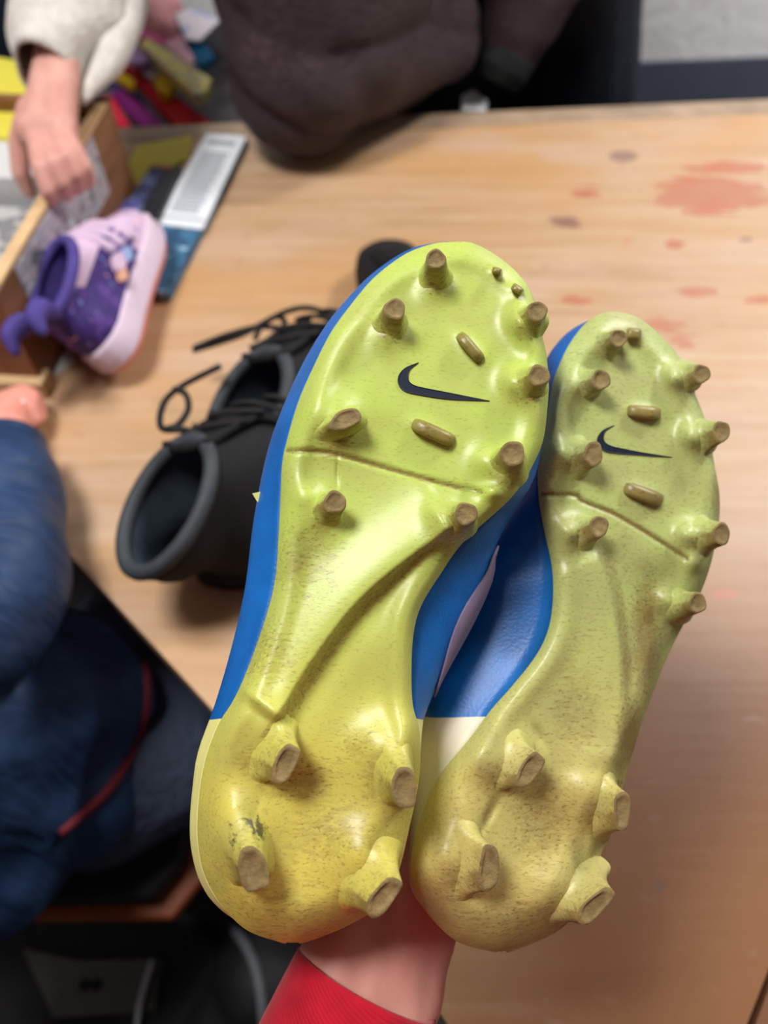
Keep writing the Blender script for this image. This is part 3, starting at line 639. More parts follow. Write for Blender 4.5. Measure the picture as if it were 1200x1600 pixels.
# ------------------------------------------------------------------ the person holding the boots: left arm in a red jumper
W0 = PD(568., 1528., .348)                                            # wrist
elb = np.array([-0.11, -0.20, 0.90]); sho = np.array([-0.19, -0.27, 1.34])
holder = thing('person', 'person in a red jumper holding up two football boots by their heels', 'person', (0.0, -0.30, 0))
fin = []
def chain(pts, rs):
    P = [PD(float(a), float(b), float(c)) for a, b, c in pts]
    return [(P[i], rs[i], P[i + 1], rs[i + 1]) for i in range(len(P) - 1)]
fin += chain([(520, 1590, .338), (530, 1520, .345), (560, 1440, .365), (575, 1370, .385)], [.022, .022, .020, .018])       # thumb side of wrist and palm
fin += chain([(600, 1600, .345), (605, 1520, .352), (630, 1440, .368), (650, 1350, .385)], [.023, .023, .022, .020])
fin += chain([(634, 1560, .35), (640, 1500, .358), (660, 1440, .370), (676, 1370, .385)], [.018, .019, .019, .017])
fin += chain([(575, 1370, .385), (655, 1345, .388), (676, 1370, .388)], [.017, .018, .016])                             # knuckle row
fin += chain([(550, 1460, .362), (505, 1400, .372), (470, 1350, .380), (462, 1300, .372)], [.015, .012, .010, .008])   # thumb, behind the left heel
fin += chain([(580, 1365, .390), (560, 1290, .402), (545, 1250, .392), (540, 1235, .380)], [.010, .009, .0085, .007])
fin += chain([(615, 1355, .390), (612, 1265, .405), (606, 1215, .398), (600, 1195, .384)], [.0105, .0095, .009, .0075])
fin += chain([(648, 1350, .392), (668, 1262, .408), (690, 1215, .402), (700, 1200, .388)], [.0105, .009, .0085, .007])
fin += chain([(676, 1365, .390), (708, 1300, .405), (728, 1262, .402), (738, 1248, .390)], [.009, .008, .0075, .0065])
hand = caps_mesh(fin + [(W0, 0.024, W0 + (elb - W0) * 0.3, 0.028)], 0.0026, 8)
Hc = np.array([0.03, -0.33, 1.60]); hc, hf, hs = head_caps(Hc, (0, 1, -0.35))
body = caps_mesh(hc + [(Hc - np.array([0, 0.01, .08]), .055, (0.02, -.34, 1.38), .06), ((0.02, -.34, 1.40), .075, (0.0, -.30, 0.95), .12), ((-.16, -.32, 1.36), .06, (.18, -.32, 1.36), .06),
                       (sho, .05, elb, .04), (elb, .038, W0 + (elb - W0) * .25, .028), ((.2, -.30, 1.34), .05, (.27, -.25, 1.06), .04), ((.27, -.25, 1.06), .036, (.24, -.18, 1.0), .03), ((.24, -.18, 1.0), .03, (.22, -.12, .985), .03),
                       ((-.09, -.30, .95), .08, (-.1, -.29, .08), .045), ((.09, -.30, .95), .08, (.1, -.29, .08), .045)] , 0.011, 6)
link('body', join_meshes([body, hand, relaxed_hand((.22, -.12, .99), (-.2, .3, .9), (-1, -.2, 0))], 'body'), m_skin_p, holder)
face_bits(Hc, hf, hs, holder, m_hair)
t = NT('red_knit'); w = t.n('ShaderNodeTexWave', wave_type='BANDS', bands_direction='DIAGONAL'); w.inputs['Scale'].default_value = 240; w.inputs['Distortion'].default_value = 1.5; t.l(t.coord(), w.inputs['Vector'])
t.col(t.ramp(t.noise(80, 3, t.coord()), [(0.3, srgb(156, 10, 32)), (0.7, srgb(178, 15, 40))])); t.bump(t.math('ADD', w.outputs['Fac'], t.noise(500, 3, t.coord())), 0.3, 0.0008); m_red = t.set(0.85, 0.2, 0, 0.15)
cuff = PD(572., 1537., .342); ax_ = (elb - cuff) / np.linalg.norm(elb - cuff)
# sleeve: open tube with a ribbed cuff that turns in at the end
def sleeve_tube(name, pts, rs, mat_, root, n=40, rib=0.0, seed=1, foldamp=0.0):
    Q = catmull(pts, 10); rr = np.interp(np.linspace(0, 1, len(Q)), np.linspace(0, 1, len(rs)), rs)
    V, Fc = tube_data(Q, rr, n, caps=False)
    V = np.array(V)
    cen_ = np.repeat(Q, n, 0); dn = V - cen_; dn /= np.linalg.norm(dn, axis=1)[:, None]
    V = V + dn * (foldamp * folds(V, 60, seed))[:, None]
    o = mesh(name, V, Fc, mat_, root); s_ = o.modifiers.new('thick', 'SOLIDIFY'); s_.thickness = 0.004; s_.offset = -1
    return o
sleeve_tube('sleeve_cuff', [cuff, cuff + ax_ * .03, cuff + ax_ * .06], [.0352, .0375, .039], m_red, holder, 48)
sleeve_tube('sleeve', [cuff + ax_ * .058, cuff + ax_ * .12, elb, elb * .5 + sho * .5, sho], [.039, .046, .055, .064, .075], m_red, holder, 40, seed=3, foldamp=.002)
link('jumper', cloth(caps_mesh([((-.17, -.32, 1.35), .075, (.18, -.32, 1.35), .075), ((-.09, -.32, 1.3), .13, (-.07, -.31, .95), .13), ((.09, -.32, 1.3), .13, (.07, -.31, .95), .13), ((.2, -.30, 1.34), .075, (.275, -.25, 1.06), .055), ((.275, -.25, 1.06), .055, (.25, -.22, 1.005), .044)], .014, 6), .004, 30, 5), m_red, holder)
m_jean = plain('dark_denim', srgb(36, 42, 60), 0.8, 0.2, 0.15, 80, 0.3)
link('trousers', cloth(caps_mesh([((-.08, -.30, .95), .125, (-.1, -.29, .1), .075), ((.08, -.30, .95), .125, (.1, -.29, .1), .075)], .014, 5), .004, 30, 6), m_jean, holder)
for s in (-1, 1): link('shoe', caps_mesh([((s * .1, -.31, .045), .044, (s * .11, -.26, .034), .034)], .008, 3), m_darkshoe, holder)

# ------------------------------------------------------------------ person in the brown puffer jacket, leaning on the far edge
t = NT('brown_puffer_nylon'); t.col(t.ramp(t.noise(14, 4, t.coord()), [(0.3, srgb(52, 37, 42)), (0.7, srgb(68, 52, 58))]))
t.bump(t.noise(55, 5, t.coord((1, 1, 2.5)), 0.6, 1.4), 0.8, 0.012); m_brown = t.set(0.55, 0.25)
m_navy = NT('dark_navy_cloth'); m_navy.col(m_navy.ramp(m_navy.noise(20, 4, m_navy.coord()), [(0.3, srgb(17, 21, 32)), (0.7, srgb(26, 32, 46))])); m_navy.bump(m_navy.noise(40, 4, m_navy.coord()), 0.4, 0.004); m_navy = m_navy.set(0.75, 0.25)
m_strap = plain('black_green_strap', srgb(24, 32, 34), 0.6, 0.3, 0.1, 60, 0.2)
pb_ = thing('person', 'person in a dark brown puffer jacket leaning over the far table edge', 'person', (0.24, 1.56, 0))
Hb = np.array([-0.10, 1.30, 1.62]); hc, hf, hs = head_caps(Hb, (-0.2, -1, -0.5))
link('body', caps_mesh(hc + [(Hb - np.array([0, -.02, .09]), .055, (-.03, 1.42, 1.40), .06), ((-.03, 1.42, 1.40), .09, (.2, 1.52, .95), .11), ((-.2, 1.38, 1.36), .06, (.17, 1.46, 1.36), .06),
     ((.17, 1.46, 1.36), .05, (.33, 1.45, 1.08), .04), ((.33, 1.45, 1.08), .038, (.19, 1.36, .80), .03), ((.19, 1.36, .80), .030, (.20, 1.46, .74), .03), ((-.2, 1.38, 1.36), .05, (-.17, 1.25, .98), .045), ((-.17, 1.25, .98), .04, (-.05, 1.24, .95), .03),
     ((.13, 1.53, .92), .08, (.12, 1.58, .07), .045), ((.33, 1.53, .92), .08, (.36, 1.56, .07), .045)], .012, 6), m_skin_a, pb_)
face_bits(Hb, hf, hs, pb_, m_hair)
jk = caps_mesh([((-.082, 1.15, .90), .142, (-.06, 1.33, 1.22), .19), ((-.112, 1.09, .864), .106, (-.09, 1.14, .93), .13), ((-.09, 1.13, .875), .12, (.075, 1.26, .835), .075), ((-.13, 1.18, .90), .10, (-.17, 1.28, 1.1), .13),
                ((-.2, 1.38, 1.34), .1, (.17, 1.46, 1.34), .1), ((-.06, 1.33, 1.22), .19, (.12, 1.46, 1.2), .17), ((.16, 1.5, 1.2), .15, (.22, 1.52, 1.0), .15)], .008, 8)
v, n = get_vn(jk)
zz = v[:, 2] + 0.25 * v[:, 0] + 0.02 * folds(v, 14, 9)
quilt = np.abs(np.sin(np.pi * (zz - 0.80) / 0.105)) ** 0.55
pk = 0.45 + 0.55 * np.clip(folds(v * np.array([1, 1, .5]), 55, 12), -1, 1)
set_v(jk, v + n * (0.016 * (quilt - 0.7) + 0.0065 * pk * (1.3 - quilt) + 0.003 * folds(v, 30, 4))[:, None])
link('jacket', jk, m_brown, pb_)
link('hood', cloth(caps_mesh([((-.1, 1.46, 1.46), .08, (.08, 1.5, 1.46), .08)], .012, 5), .006, 30, 2), m_brown, pb_)
cw = PY(770., 118., 1.30); el2 = np.array([.33, 1.44, 1.06]); ax2 = (el2 - cw) / np.linalg.norm(el2 - cw)
sleeve_tube('sleeve', [cw + ax2 * .03, cw + ax2 * .12, el2, np.array([.2, 1.46, 1.33])], [.055, .07, .075, .085], m_brown, pb_, 36, seed=8, foldamp=.006)
sleeve_tube('sleeve_cuff', [cw - ax2 * .01, cw + ax2 * .012, cw + ax2 * .036], [.046, .055, .056], m_strap, pb_, 30)
link('jacket_front', cloth(caps_mesh([((.26, 1.44, 1.12), .09, (.25, 1.42, .93), .075), ((.30, 1.46, 1.1), .08, (.31, 1.47, .92), .07)], .009, 6), .006, 34, 21), m_brown, pb_)
link('trousers', cloth(caps_mesh([((.12, 1.53, .96), .14, (.28, 1.53, .98), .12), ((.13, 1.53, .9), .14, (.12, 1.58, .1), .08), ((.32, 1.53, .9), .145, (.37, 1.57, .1), .085), ((.32, 1.5, .85), .13, (.37, 1.5, .66), .12)], .012, 6), .005, 26, 7), m_navy, pb_)
for x in (.12, .37): link('shoe', caps_mesh([((x, 1.6, .045), .044, (x, 1.42, .034), .034)], .01, 3), m_darkshoe, pb_)
# pale scrap on the far side of the edge, beside the cuff
a = PY(735, 158, 1.235)
m_paper = plain('white_paper', srgb(222, 224, 228), 0.7, 0.3, 0.03, 30, 0)

# ------------------------------------------------------------------ person in the cream fleece, gripping the wooden box
t = NT('cream_fleece'); t.col(t.ramp(t.noise(60, 5, t.coord()), [(0.3, srgb(196, 191, 184)), (0.7, srgb(220, 217, 211))])); t.bump(t.noise(160, 5, t.coord()), 0.8, 0.004); m_cream_f = t.set(0.95, 0.1, 0, 0.3)
pc = thing('person', 'person in a cream fleece gripping the edge of the wooden box', 'person', (-.86, 1.58, 0))
Ha = np.array([-.78, 1.40, 1.62]); hc, hf, hs = head_caps(Ha, (0.5, -1, -0.5))
wr = PD(84., 112., .862); el3 = PD(122., -130., .985); sh3 = np.array([-.66, 1.50, 1.32])
def hchain(pts, rs): return chain(pts, rs)
hd = hchain([(100, 40, .88), (84, 112, .862), (66, 200, .835)], [.027, .024, .024]) + hchain([(95, 100, .86), (92, 190, .83)], [.022, .02]) + hchain([(50, 205, .825), (98, 200, .822)], [.019, .018])
hd += hchain([(98, 198, .822), (118, 236, .800), (134, 262, .806), (140, 284, .822)], [.0105, .0095, .0085, .0075])
hd += hchain([(88, 206, .820), (103, 246, .795), (118, 272, .802), (124, 294, .820)], [.011, .010, .009, .0075])
hd += hchain([(70, 212, .820), (84, 256, .792), (98, 286, .800), (104, 306, .818)], [.011, .010, .009, .0075])
hd += hchain([(54, 210, .820), (62, 262, .790), (74, 298, .797), (80, 318, .812)], [.0105, .0095, .0085, .007])
hd += hchain([(46, 170, .838), (30, 225, .832), (32, 270, .842), (46, 300, .858)], [.014, .012, .0105, .008])
hand3 = caps_mesh(hd, .0028, 7)
bod3 = caps_mesh(hc + [(Ha - np.array([0, -.02, .09]), .055, (-.82, 1.5, 1.40), .06), ((-.82, 1.5, 1.40), .08, (-.86, 1.56, .95), .12), (sh3, .05, el3, .04), (el3, .038, wr, .026),
     ((-.66, 1.5, 1.34), .06, (-.98, 1.5, 1.34), .06), ((-.98, 1.5, 1.34), .05, (-1.08, 1.46, 1.05), .04), ((-1.08, 1.46, 1.05), .038, (-1.05, 1.36, .85), .03), ((-1.05, 1.36, .85), .035, (-1.04, 1.34, .78), .03),
     ((-.95, 1.56, .93), .08, (-.96, 1.6, .07), .045), ((-.77, 1.56, .93), .08, (-.76, 1.6, .07), .045)], .012, 6)
link('body', join_meshes([bod3, hand3, relaxed_hand((-1.04, 1.34, .78), (0.05, -.25, -.95), (1, 0, 0))], 'body'), m_skin_a, pc); face_bits(Ha, hf, hs, pc, m_hair)
cuff3 = PD(68., 112., .855); mid3 = PD(118., -10., .905)
sleeve_tube('sleeve', [cuff3, PD(92., 48., .88), mid3, el3, sh3 * .5 + el3 * .5, sh3], [.036, .056, .066, .072, .08, .09], m_cream_f, pc, 40, seed=11, foldamp=.004)
hem = PD(np.array([205., 185, 160, 128]), np.array([0., 60, 110, 160]), np.array([.93, .90, .88, .865]))
sleeve_tube('sleeve_hem', list(hem), [.022, .02, .015, .006], m_cream_f, pc, 16, seed=2, foldamp=.002)
link('fleece', cloth(caps_mesh([((-.7, 1.5, 1.35), .09, (-.96, 1.5, 1.35), .09), ((-.76, 1.5, 1.28), .13, (-.79, 1.55, .9), .13), ((-.9, 1.5, 1.28), .13, (-.93, 1.55, .9), .13), ((-.98, 1.5, 1.33), .075, (-1.08, 1.46, 1.05), .06), ((-1.08, 1.46, 1.05), .06, (-1.05, 1.36, .87), .05)], .014, 5), .005, 28, 14), m_cream_f, pc)
link('trousers', cloth(caps_mesh([((-.94, 1.56, .92), .12, (-.96, 1.6, .1), .075), ((-.78, 1.56, .92), .12, (-.76, 1.6, .1), .075)], .014, 5), .004, 28, 15), m_jean, pc)
for x in (-.96, -.76): link('shoe', caps_mesh([((x, 1.62, .045), .044, (x, 1.45, .034), .034)], .01, 3), m_darkshoe, pc)

# ------------------------------------------------------------------ child in navy at the left edge
t = NT('navy_shell_fabric'); t.col(t.ramp(t.noise(18, 4, t.coord()), [(0.3, srgb(26, 48, 82)), (0.7, srgb(44, 70, 110))])); t.bump(t.noise(13, 3, t.coord((1, 1.6, .45), (.5, .3, .6)), .5, 0.6), 0.8, 0.02); m_navyj = t.set(0.55, 0.35)
m_greyn = plain('grey_navy_trousers', srgb(60, 70, 90), 0.75, 0.25, 0.12, 7, 0.8, 0.02)
ch = thing('person', 'child in a navy jacket with red piping sitting at the left table edge', 'person', (-.45, .18, 0))
Hh_ = np.array([-.56, .08, 1.10]); hc, hf, hs = head_caps(Hh_, (1, .7, -.5), .085)
e4 = PZ(14, 935, .815); h4 = PZ(10, 672, .795); s4 = np.array([-.46, .11, .93])
hh = [(h4, .024, PZ(16, 640, .785), .021), (PZ(22, 648, .785), .018, PZ(40, 640, .784), .016)]
hpts = [[(40, 628), (52, 622), (60, 632), (58, 645)], [(34, 622), (46, 615), (57, 622), (54, 634)], [(24, 620), (36, 612), (47, 617), (47, 628)], [(14, 622), (24, 614), (34, 616), (37, 626)]]
for f4 in hpts:
    P = [PZ(a, b, z_) for (a, b), z_ in zip(f4, (.79, .788, .775, .765))]; hh += [(P[i], .0085 - .0006 * i, P[i + 1], .008 - .0006 * i) for i in range(3)]
P = [PZ(a, b, z_) for a, b, z_ in ((36, 655, .785), (52, 655, .78), (62, 648, .77), (63, 640, .765))]; hh += [(P[i], .0095 - .0008 * i, P[i + 1], .009 - .0008 * i) for i in range(3)]
hand4 = caps_mesh(hh, .0026, 6)
bod4 = caps_mesh(hc + [(Hh_ - np.array([0, 0, .07]), .042, (-.52, .12, .95), .05), ((-.52, .12, .93), .08, (-.44, .22, .56), .07), (s4, .04, e4, .032), (e4, .03, h4, .024), ((-.56, .12, .92), .04, (-.62, .3, .80), .03), ((-.62, .3, .80), .03, (-.52, .45, .79), .024), ((-.52, .45, .79), .022, (-.50, .49, .785), .02),
     ((-.42, .24, .50), .06, (-.16, .38, .50), .05), ((-.40, .26, .50), .06, (-.26, .50, .50), .05), ((-.16, .38, .50), .045, (-.12, .40, .07), .035), ((-.26, .50, .50), .045, (-.22, .52, .07), .035)], .011, 6)
link('body', join_meshes([bod4, hand4, relaxed_hand((-.50, .49, .772), (.95, .15, -.04), (0, 0, -1), .78)], 'body'), m_skin_c, ch); face_bits(Hh_, hf, hs, ch, m_hair)
jm = cloth(caps_mesh([((-.47, .14, .90), .095, (-.43, .19, .62), .15), ((-.41, .20, .74), .11, (-.338, .285, .60), .098), ((-.45, .19, .60), .12, (-.37, .205, .56), .088), ((-.38, .22, .58), .105, (-.33, .215, .56), .085)], .008, 6), .010, 34, 31)
jo = link('jacket', jm, m_navyj, ch)
sleeve_tube('sleeve', [PZ(8, 700, .795), PZ(2, 770, .80), e4 + np.array([-.012, 0, 0]), s4 * .5 + e4 * .5, s4], [.040, .050, .056, .062, .075], m_navyj, ch, 40, seed=33, foldamp=.004)
bvh = BVHTree.FromPolygons([tuple(v.co) for v in jm.vertices], [tuple(p.vertices) for p in jm.polygons])
pp = []
for x, y in catmull([(206, 1000), (222, 1030), (229, 1075), (224, 1125), (204, 1180), (168, 1235), (130, 1270), (92, 1302)], 5):
    dr = AF + (x - 600) / FPX * AX + (800 - y) / FPX * AU
    hit = bvh.ray_cast(Vector(CAM), Vector(dr).normalized())
    if hit[0] is not None: pp.append(np.array(hit[0]))
m_pipe = plain('dark_red_piping', srgb(108, 30, 42), 0.6, 0.3, 0.1, 60, 0)
if len(pp) > 4: tube('piping', pp, 0.0052, m_pipe, ch, 8, 1)['label'] = 'dark red piping strip'
link('trousers', cloth(caps_mesh([((-.42, .24, .50), .082, (-.15, .385, .50), .07), ((-.40, .26, .50), .085, (-.25, .51, .50), .07), ((-.32, .22, .5), .085, (-.25, .25, .5), .08), ((-.15, .385, .50), .065, (-.115, .405, .1), .055), ((-.25, .51, .50), .065, (-.215, .525, .1), .055)], .009, 5), .006, 40, 41), m_greyn, ch)
for x, y in ((-.115, .41), (-.215, .53)): link('shoe', caps_mesh([((x, y, .042), .042, (x + .08, y + .07, .032), .032)], .008, 3), m_darkshoe, ch)
# white scrap in the child's fingers
q = [PZ(14, 630, .7945), PZ(30, 622, .8), PZ(40, 626, .802), PZ(28, 638, .80)]
o = mesh('paper_scrap', [*q, *[p - np.array([0, 0, .0015]) for p in q]], [(0, 1, 2, 3), (7, 6, 5, 4)] + [(i, 4 + i, 4 + (i + 1) % 4, (i + 1) % 4) for i in range(4)], m_paper, None, False)
tag(o, 'tiny white scrap held in the child\'s pink fingers at the left edge', 'paper')

# ------------------------------------------------------------------ stool under the child
m_black = plain('black_vinyl', srgb(20, 20, 22), 0.6, 0.35, 0.1, 40, 0.2)
m_rail = plain('rust_brown_edge', srgb(150, 74, 34), 0.5, 0.4, 0.12, 30, 0.1)
m_chrome = plain('dull_steel', srgb(170, 175, 182), 0.3, 0.5, 0.05, 30, 0, metal=1.0)
st = thing('stool', 'dark stool with a rust brown edge below the child', 'stool', (-.42, .2, 0))
c0, c1, c2 = PZ(-30, 1440, .36), PZ(268, 1436, .36), PZ(318, 1372, .36)
sp_ = [c0[:2] + np.array([-.16, 0]), c1[:2], c2[:2], np.array([-.22, .38]), np.array([-.62, .40])]
prism('seat_edge', sp_, .338, .36, m_rail, st, .004)
cpt = np.mean(sp_, 0)
prism('seat_pad', [p + (cpt - p) / np.linalg.norm(cpt - p) * .022 for p in sp_], .360, .405, m_black, st, .006)
for p in sp_[1:]:
    q = p + (cpt - p) * .12; tube('leg', [(q[0], q[1], .34), (q[0], q[1], .0)], .011, m_black, st, 10, 1)
tube('stretcher', [(*(sp_[1] + (cpt - sp_[1]) * .12), .15), (*(sp_[4] + (cpt - sp_[4]) * .12), .15)], .008, m_black, st, 8, 1)
# things on the dark floor
m_greyp = plain('dim_grey_board', srgb(105, 104, 100), 0.7, 0.3, 0.08, 20, 0.1)
fl = [PZ(30, 1480, .02), PZ(118, 1500, .02), PZ(250, 1498, .02), PZ(238, 1580, .02), PZ(80, 1590, .02)]
g0 = thing('floor_board', 'dim grey board lying flat on the dark floor under the stool', 'board', (*np.mean([f[:2] for f in fl], 0), 0))
prism('panel', [f[:2] for f in fl], 0.0, .012, m_greyp, g0, .002)
for x, y in ((133, 1539), (151, 1539)):
    p = PZ(x, y, .013); V, Fc = tube_data([(p[0], p[1], .0115), (p[0], p[1], .0135)], .009, 12); mesh('mark', V, Fc, m_black, g0, False)
wire = [PZ(x, y, z) for x, y, z in ((352, 1440, .3), (392, 1490, .25), (412, 1550, .2), (418, 1640, .12))]
tube('steel_rod', [PZ(214, 1610, .02), PZ(220, 1570, .02), PZ(226, 1545, .02), PZ(240, 1500, .02)], .006, m_chrome, None, 8, 6)
tag(bpy.data.objects['steel_rod'], 'thin steel rod lying on the floor beside the dim grey board', 'rod')
bg = thing('backpack', 'black backpack with a grey strap on the floor below the red sleeve', 'bag', (-.14, .13, 0))
bp = cloth(caps_mesh([((-.19, .0, .10), .085, (-.12, .12, .12), .09), ((-.12, .12, .12), .09, (-.05, .02, .1), .085), ((-.15, .06, .16), .08, (-.08, .05, .2), .06)], .008, 5), .006, 40, 51)
v, _ = get_vn(bp); v[:, 2] = np.maximum(v[:, 2], 0.001); set_v(bp, v); link('bag_body', bp, m_black, bg)
bv2 = BVHTree.FromPolygons([tuple(v.co) for v in bp.vertices], [tuple(p.vertices) for p in bp.polygons]); sp2 = []
for x, y in catmull([(356, 1440), (385, 1480), (404, 1530), (412, 1600), (414, 1680)], 5):
    hit = bv2.ray_cast(Vector(CAM), Vector(AF + (x - 600) / FPX * AX + (800 - y) / FPX * AU).normalized())
    if hit[0] is not None: sp2.append(np.array(hit[0]))
m_gstrap = plain('grey_strap', srgb(96, 100, 106), 0.6, 0.3, 0.1, 50, 0.2)
if len(sp2) > 3: tube('strap', sp2, .007, m_gstrap, bg, 8, 1)

# ------------------------------------------------------------------ wooden box on the table
t = NT('box_wood'); t.col(t.ramp(t.noise(4, 5, t.coord((8, 1.5, 12)), .6, .5), [(0.3, srgb(112, 72, 46)), (0.7, srgb(148, 102, 68))])); t.bump(t.noise(10, 4, t.coord((8, 1.5, 12))), .15, .002); m_box = t.set(0.5, 0.4)
m_edge = plain('pale_ply_edge', srgb(206, 172, 130), 0.6, 0.3, 0.1, 40, 0.1)
wb = thing('wooden_box', 'open wooden box with pale top edges at the left of the table', 'box', (-.6, .82, TZ))
a0, a1 = np.array([-.378, .585]), np.array([-.347, .965]); bz = .885
b0_, b1_ = np.array([-.86, .625]), np.array([-.829, 1.004])
wallbox('side_board', a0, a1, .013, TZ, bz - .004, m_box, wb)
wallbox('top_edge', a0, a1, .014, bz - .004, bz, m_edge, wb)
wallbox('front_board', b0_, a0, .013, TZ + .02, bz - .004, m_box, wb); wallbox('top_edge', b0_, a0, .014, bz - .004, bz, m_edge, wb)
wallbox('plinth', b0_ + np.array([0, -.012]), a0 + np.array([.006, -.012]), .026, TZ, TZ + .022, m_edge, wb, .002)
wallbox('back_board', a1, b1_, .013, TZ, bz, m_box, wb); wallbox('side_board', b1_, b0_, .013, TZ, bz, m_box, wb)
prism('bottom_board', [a0, a1, b1_, b0_], TZ, TZ + .008, m_box, wb)
m_print = patterned('grey_printed_label', srgb(170, 166, 174), [(srgb(112, 108, 118), .56), (srgb(206, 170, 176), .62), (srgb(206, 206, 212), .60)], 38, .5)
dv = (a1 - a0) / np.linalg.norm(a1 - a0); nv = np.array([dv[1], -dv[0]])
la, lb = a0 + dv * .045 + nv * .0012, a0 + dv * .30 + nv * .0012
lab_ = wallbox('printed_label', lb, la, -.0015 * 1.0, TZ + .058, bz - .006, m_print, wb); lab_['label'] = 'grey printed paper strip along the box side'
m_yel = plain('yellow_card', srgb(232, 222, 84), 0.6, 0.3, 0.05, 20, 0.05)
def pslab(name, pts, z, th, m_, parent=None, bevel=0.0):
    zs = z if not np.isscalar(z) else [z] * len(pts)
    P = [PZ(x, y, zz) for (x, y), zz in zip(pts, zs)]
    return prism(name, [p[:2] for p in P], [p[2] - th for p in P], [p[2] for p in P], m_, parent, bevel)
# paper stack inside the box that carries the yellow card
pk_ = prism('paper_stack', [(-.78, .84), (-.395, .82), (-.375, .955), (-.77, .985)], TZ + .009, .862, m_paper)
tag(pk_, 'stack of white paper inside the wooden box under the yellow card', 'paper')
o = pslab('yellow_card', [(-90, 75), (30, 95), (128, 140), (122, 208), (60, 220), (-90, 205)], .868, .005, m_yel); tag(o, 'large yellow card lying in the wooden box behind the gripping hand', 'card')
m_mag = patterned('white_grey_print', srgb(196, 196, 196), [(srgb(140, 140, 146), .55)], 40)
o = prism('magazine', [(-.62, .63), (-.40, .62), (-.385, .80), (-.60, .82)], TZ + .008, TZ + .085, m_mag); tag(o, 'pale magazines stacked in the near corner of the wooden box', 'magazine')

# ------------------------------------------------------------------ packs and papers beside the box
o = pslab('yellow_sheet', [(212, 228), (302, 210), (294, 246), (262, 262), (172, 380), (148, 378)], TZ + .004, .0035, m_yel); tag(o, 'bright yellow sheet lying under the black and blue carton', 'paper')
m_blk = plain('black_carton', srgb(26, 28, 36), 0.45, 0.4, 0.08, 30, 0)
m_bluep = patterned('blue_printed_face', srgb(70, 78, 120), [(srgb(110, 130, 165), .5), (srgb(50, 52, 84), .56)], 26)
cb = thing('carton', 'slim black carton with a blue picture panel, lying beside the wooden box', 'box', (*pxy(220, 310), TZ))
pslab('carton_body', [(238, 256), (283, 258), (232, 372), (164, 366)], TZ + .024, .020, m_blk, cb, .001)
pslab('picture_panel', [(236, 259), (258, 260), (200, 366), (168, 362)], TZ + .0250, .0008, m_bluep, cb)
m_stripe = patterned('colour_bars', srgb(214, 190, 60), [(srgb(200, 60, 60), .5), (srgb(70, 150, 110), .58)], 90)
pslab('colour_bar', [(240, 256.5), (270, 257.5), (268, 262), (238, 261)], TZ + .0252, .0008, m_stripe, cb)
pslab('violet_panel', [(196, 312), (222, 313), (206, 340), (178, 338)], TZ + .0256, .0007, plain('violet_ink', srgb(98, 100, 170), .5, .3, .06, 30, 0), cb)
m_lab = NT('white_label_card'); m_lab.col(srgb(222, 228, 236)); m_lab = m_lab.set(0.55, 0.35)
m_grey = plain('grey_print', srgb(150, 158, 168), 0.6, 0.3, 0.12, 120, 0)
m_teal = patterned('blue_teal_print', srgb(58, 104, 140), [(srgb(40, 74, 104), .52), (srgb(140, 176, 200), .62)], 34)
lb_ = thing('carton', 'flat carton with a white label of grey print over a blue end', 'box', (*pxy(310, 320), TZ))
pslab('carton_body', [(322, 208), (386, 213), (262, 458), (220, 452), (236, 356)], TZ + .014, .0135, m_teal, lb_, .001)
wl = pslab('white_label', [(323, 208.5), (385, 213), (316, 358), (240, 349)], TZ + .0150, .0012, m_lab, lb_)
def inq(u, v_):   # point on the white label
    A_, B_, C_, D_ = map(np.array, ((323., 208.5), (385., 213.), (316., 358.), (240., 349.)))
    return tuple((A_ * (1 - u) + B_ * u) * (1 - v_) + (D_ * (1 - u) + C_ * u) * v_)
pslab('print_block', [inq(.14, .06), inq(.80, .06), inq(.80, .11), inq(.14, .11)], TZ + .0154, .0004, m_grey, wl)
for i in range(16):
    v0 = .19 + i * .042; pslab('print_line', [inq(.16, v0), inq(.80 - .1 * random.random(), v0), inq(.80 - .1 * random.random(), v0 + .026), inq(.16, v0 + .026)], TZ + .0154, .0004, m_grey, wl)
pslab('print_line', [inq(.05, .90), inq(.95, .90), inq(.95, .92), inq(.05, .92)], TZ + .0154, .0004, m_grey, wl)
o = pslab('paper_slip', [(84, 548), (106, 540), (118, 566), (80, 588)], TZ + .0015, .0012, m_paper); tag(o, 'small white paper slip on the table below the purple trainer', 'paper')

# ------------------------------------------------------------------ standing shoes built from stacked outlines
FOOT = ([0, .012, .05, .12, .28, .48, .70, .84, .94, .985, 1], [0, .34, .60, .76, .74, .80, 1.0, .93, .70, .36, 0])
def shoe_ring(yb, yf, hw, kf, z, n=56, bend=0.0):
    out = []
    for i in range(n):
        ph = 2 * math.pi * i / n; u = (1 - math.cos(ph)) / 2; s = 1 if math.sin(ph) >= 0 else -1
        wf = np.interp(u, *FOOT); we = math.sqrt(max(0, 1 - (2 * u - 1) ** 2)); w = (wf * kf + we * (1 - kf)) * hw
        out.append((s * w + bend * math.sin(math.pi * u), yb + (yf - yb) * u, z))
    return out
def stack(rings):
    n = len(rings[0]); V = [p for r in rings for p in r]
    Fc = [(i * n + k, i * n + (k + 1) % n, (i + 1) * n + (k + 1) % n, (i + 1) * n + k) for i in range(len(rings) - 1) for k in range(n)]
    return V, Fc
def place(V, origin, ang):
    c, s = math.cos(ang), math.sin(ang); V = np.array(V, float)
    return np.stack([origin[0] + c * V[:, 0] - s * V[:, 1], origin[1] + s * V[:, 0] + c * V[:, 1], origin[2] + V[:, 2]], -1)
def tilt_top(r, slope, yc): return [(x, y, z + slope * (y - yc)) for x, y, z in r]

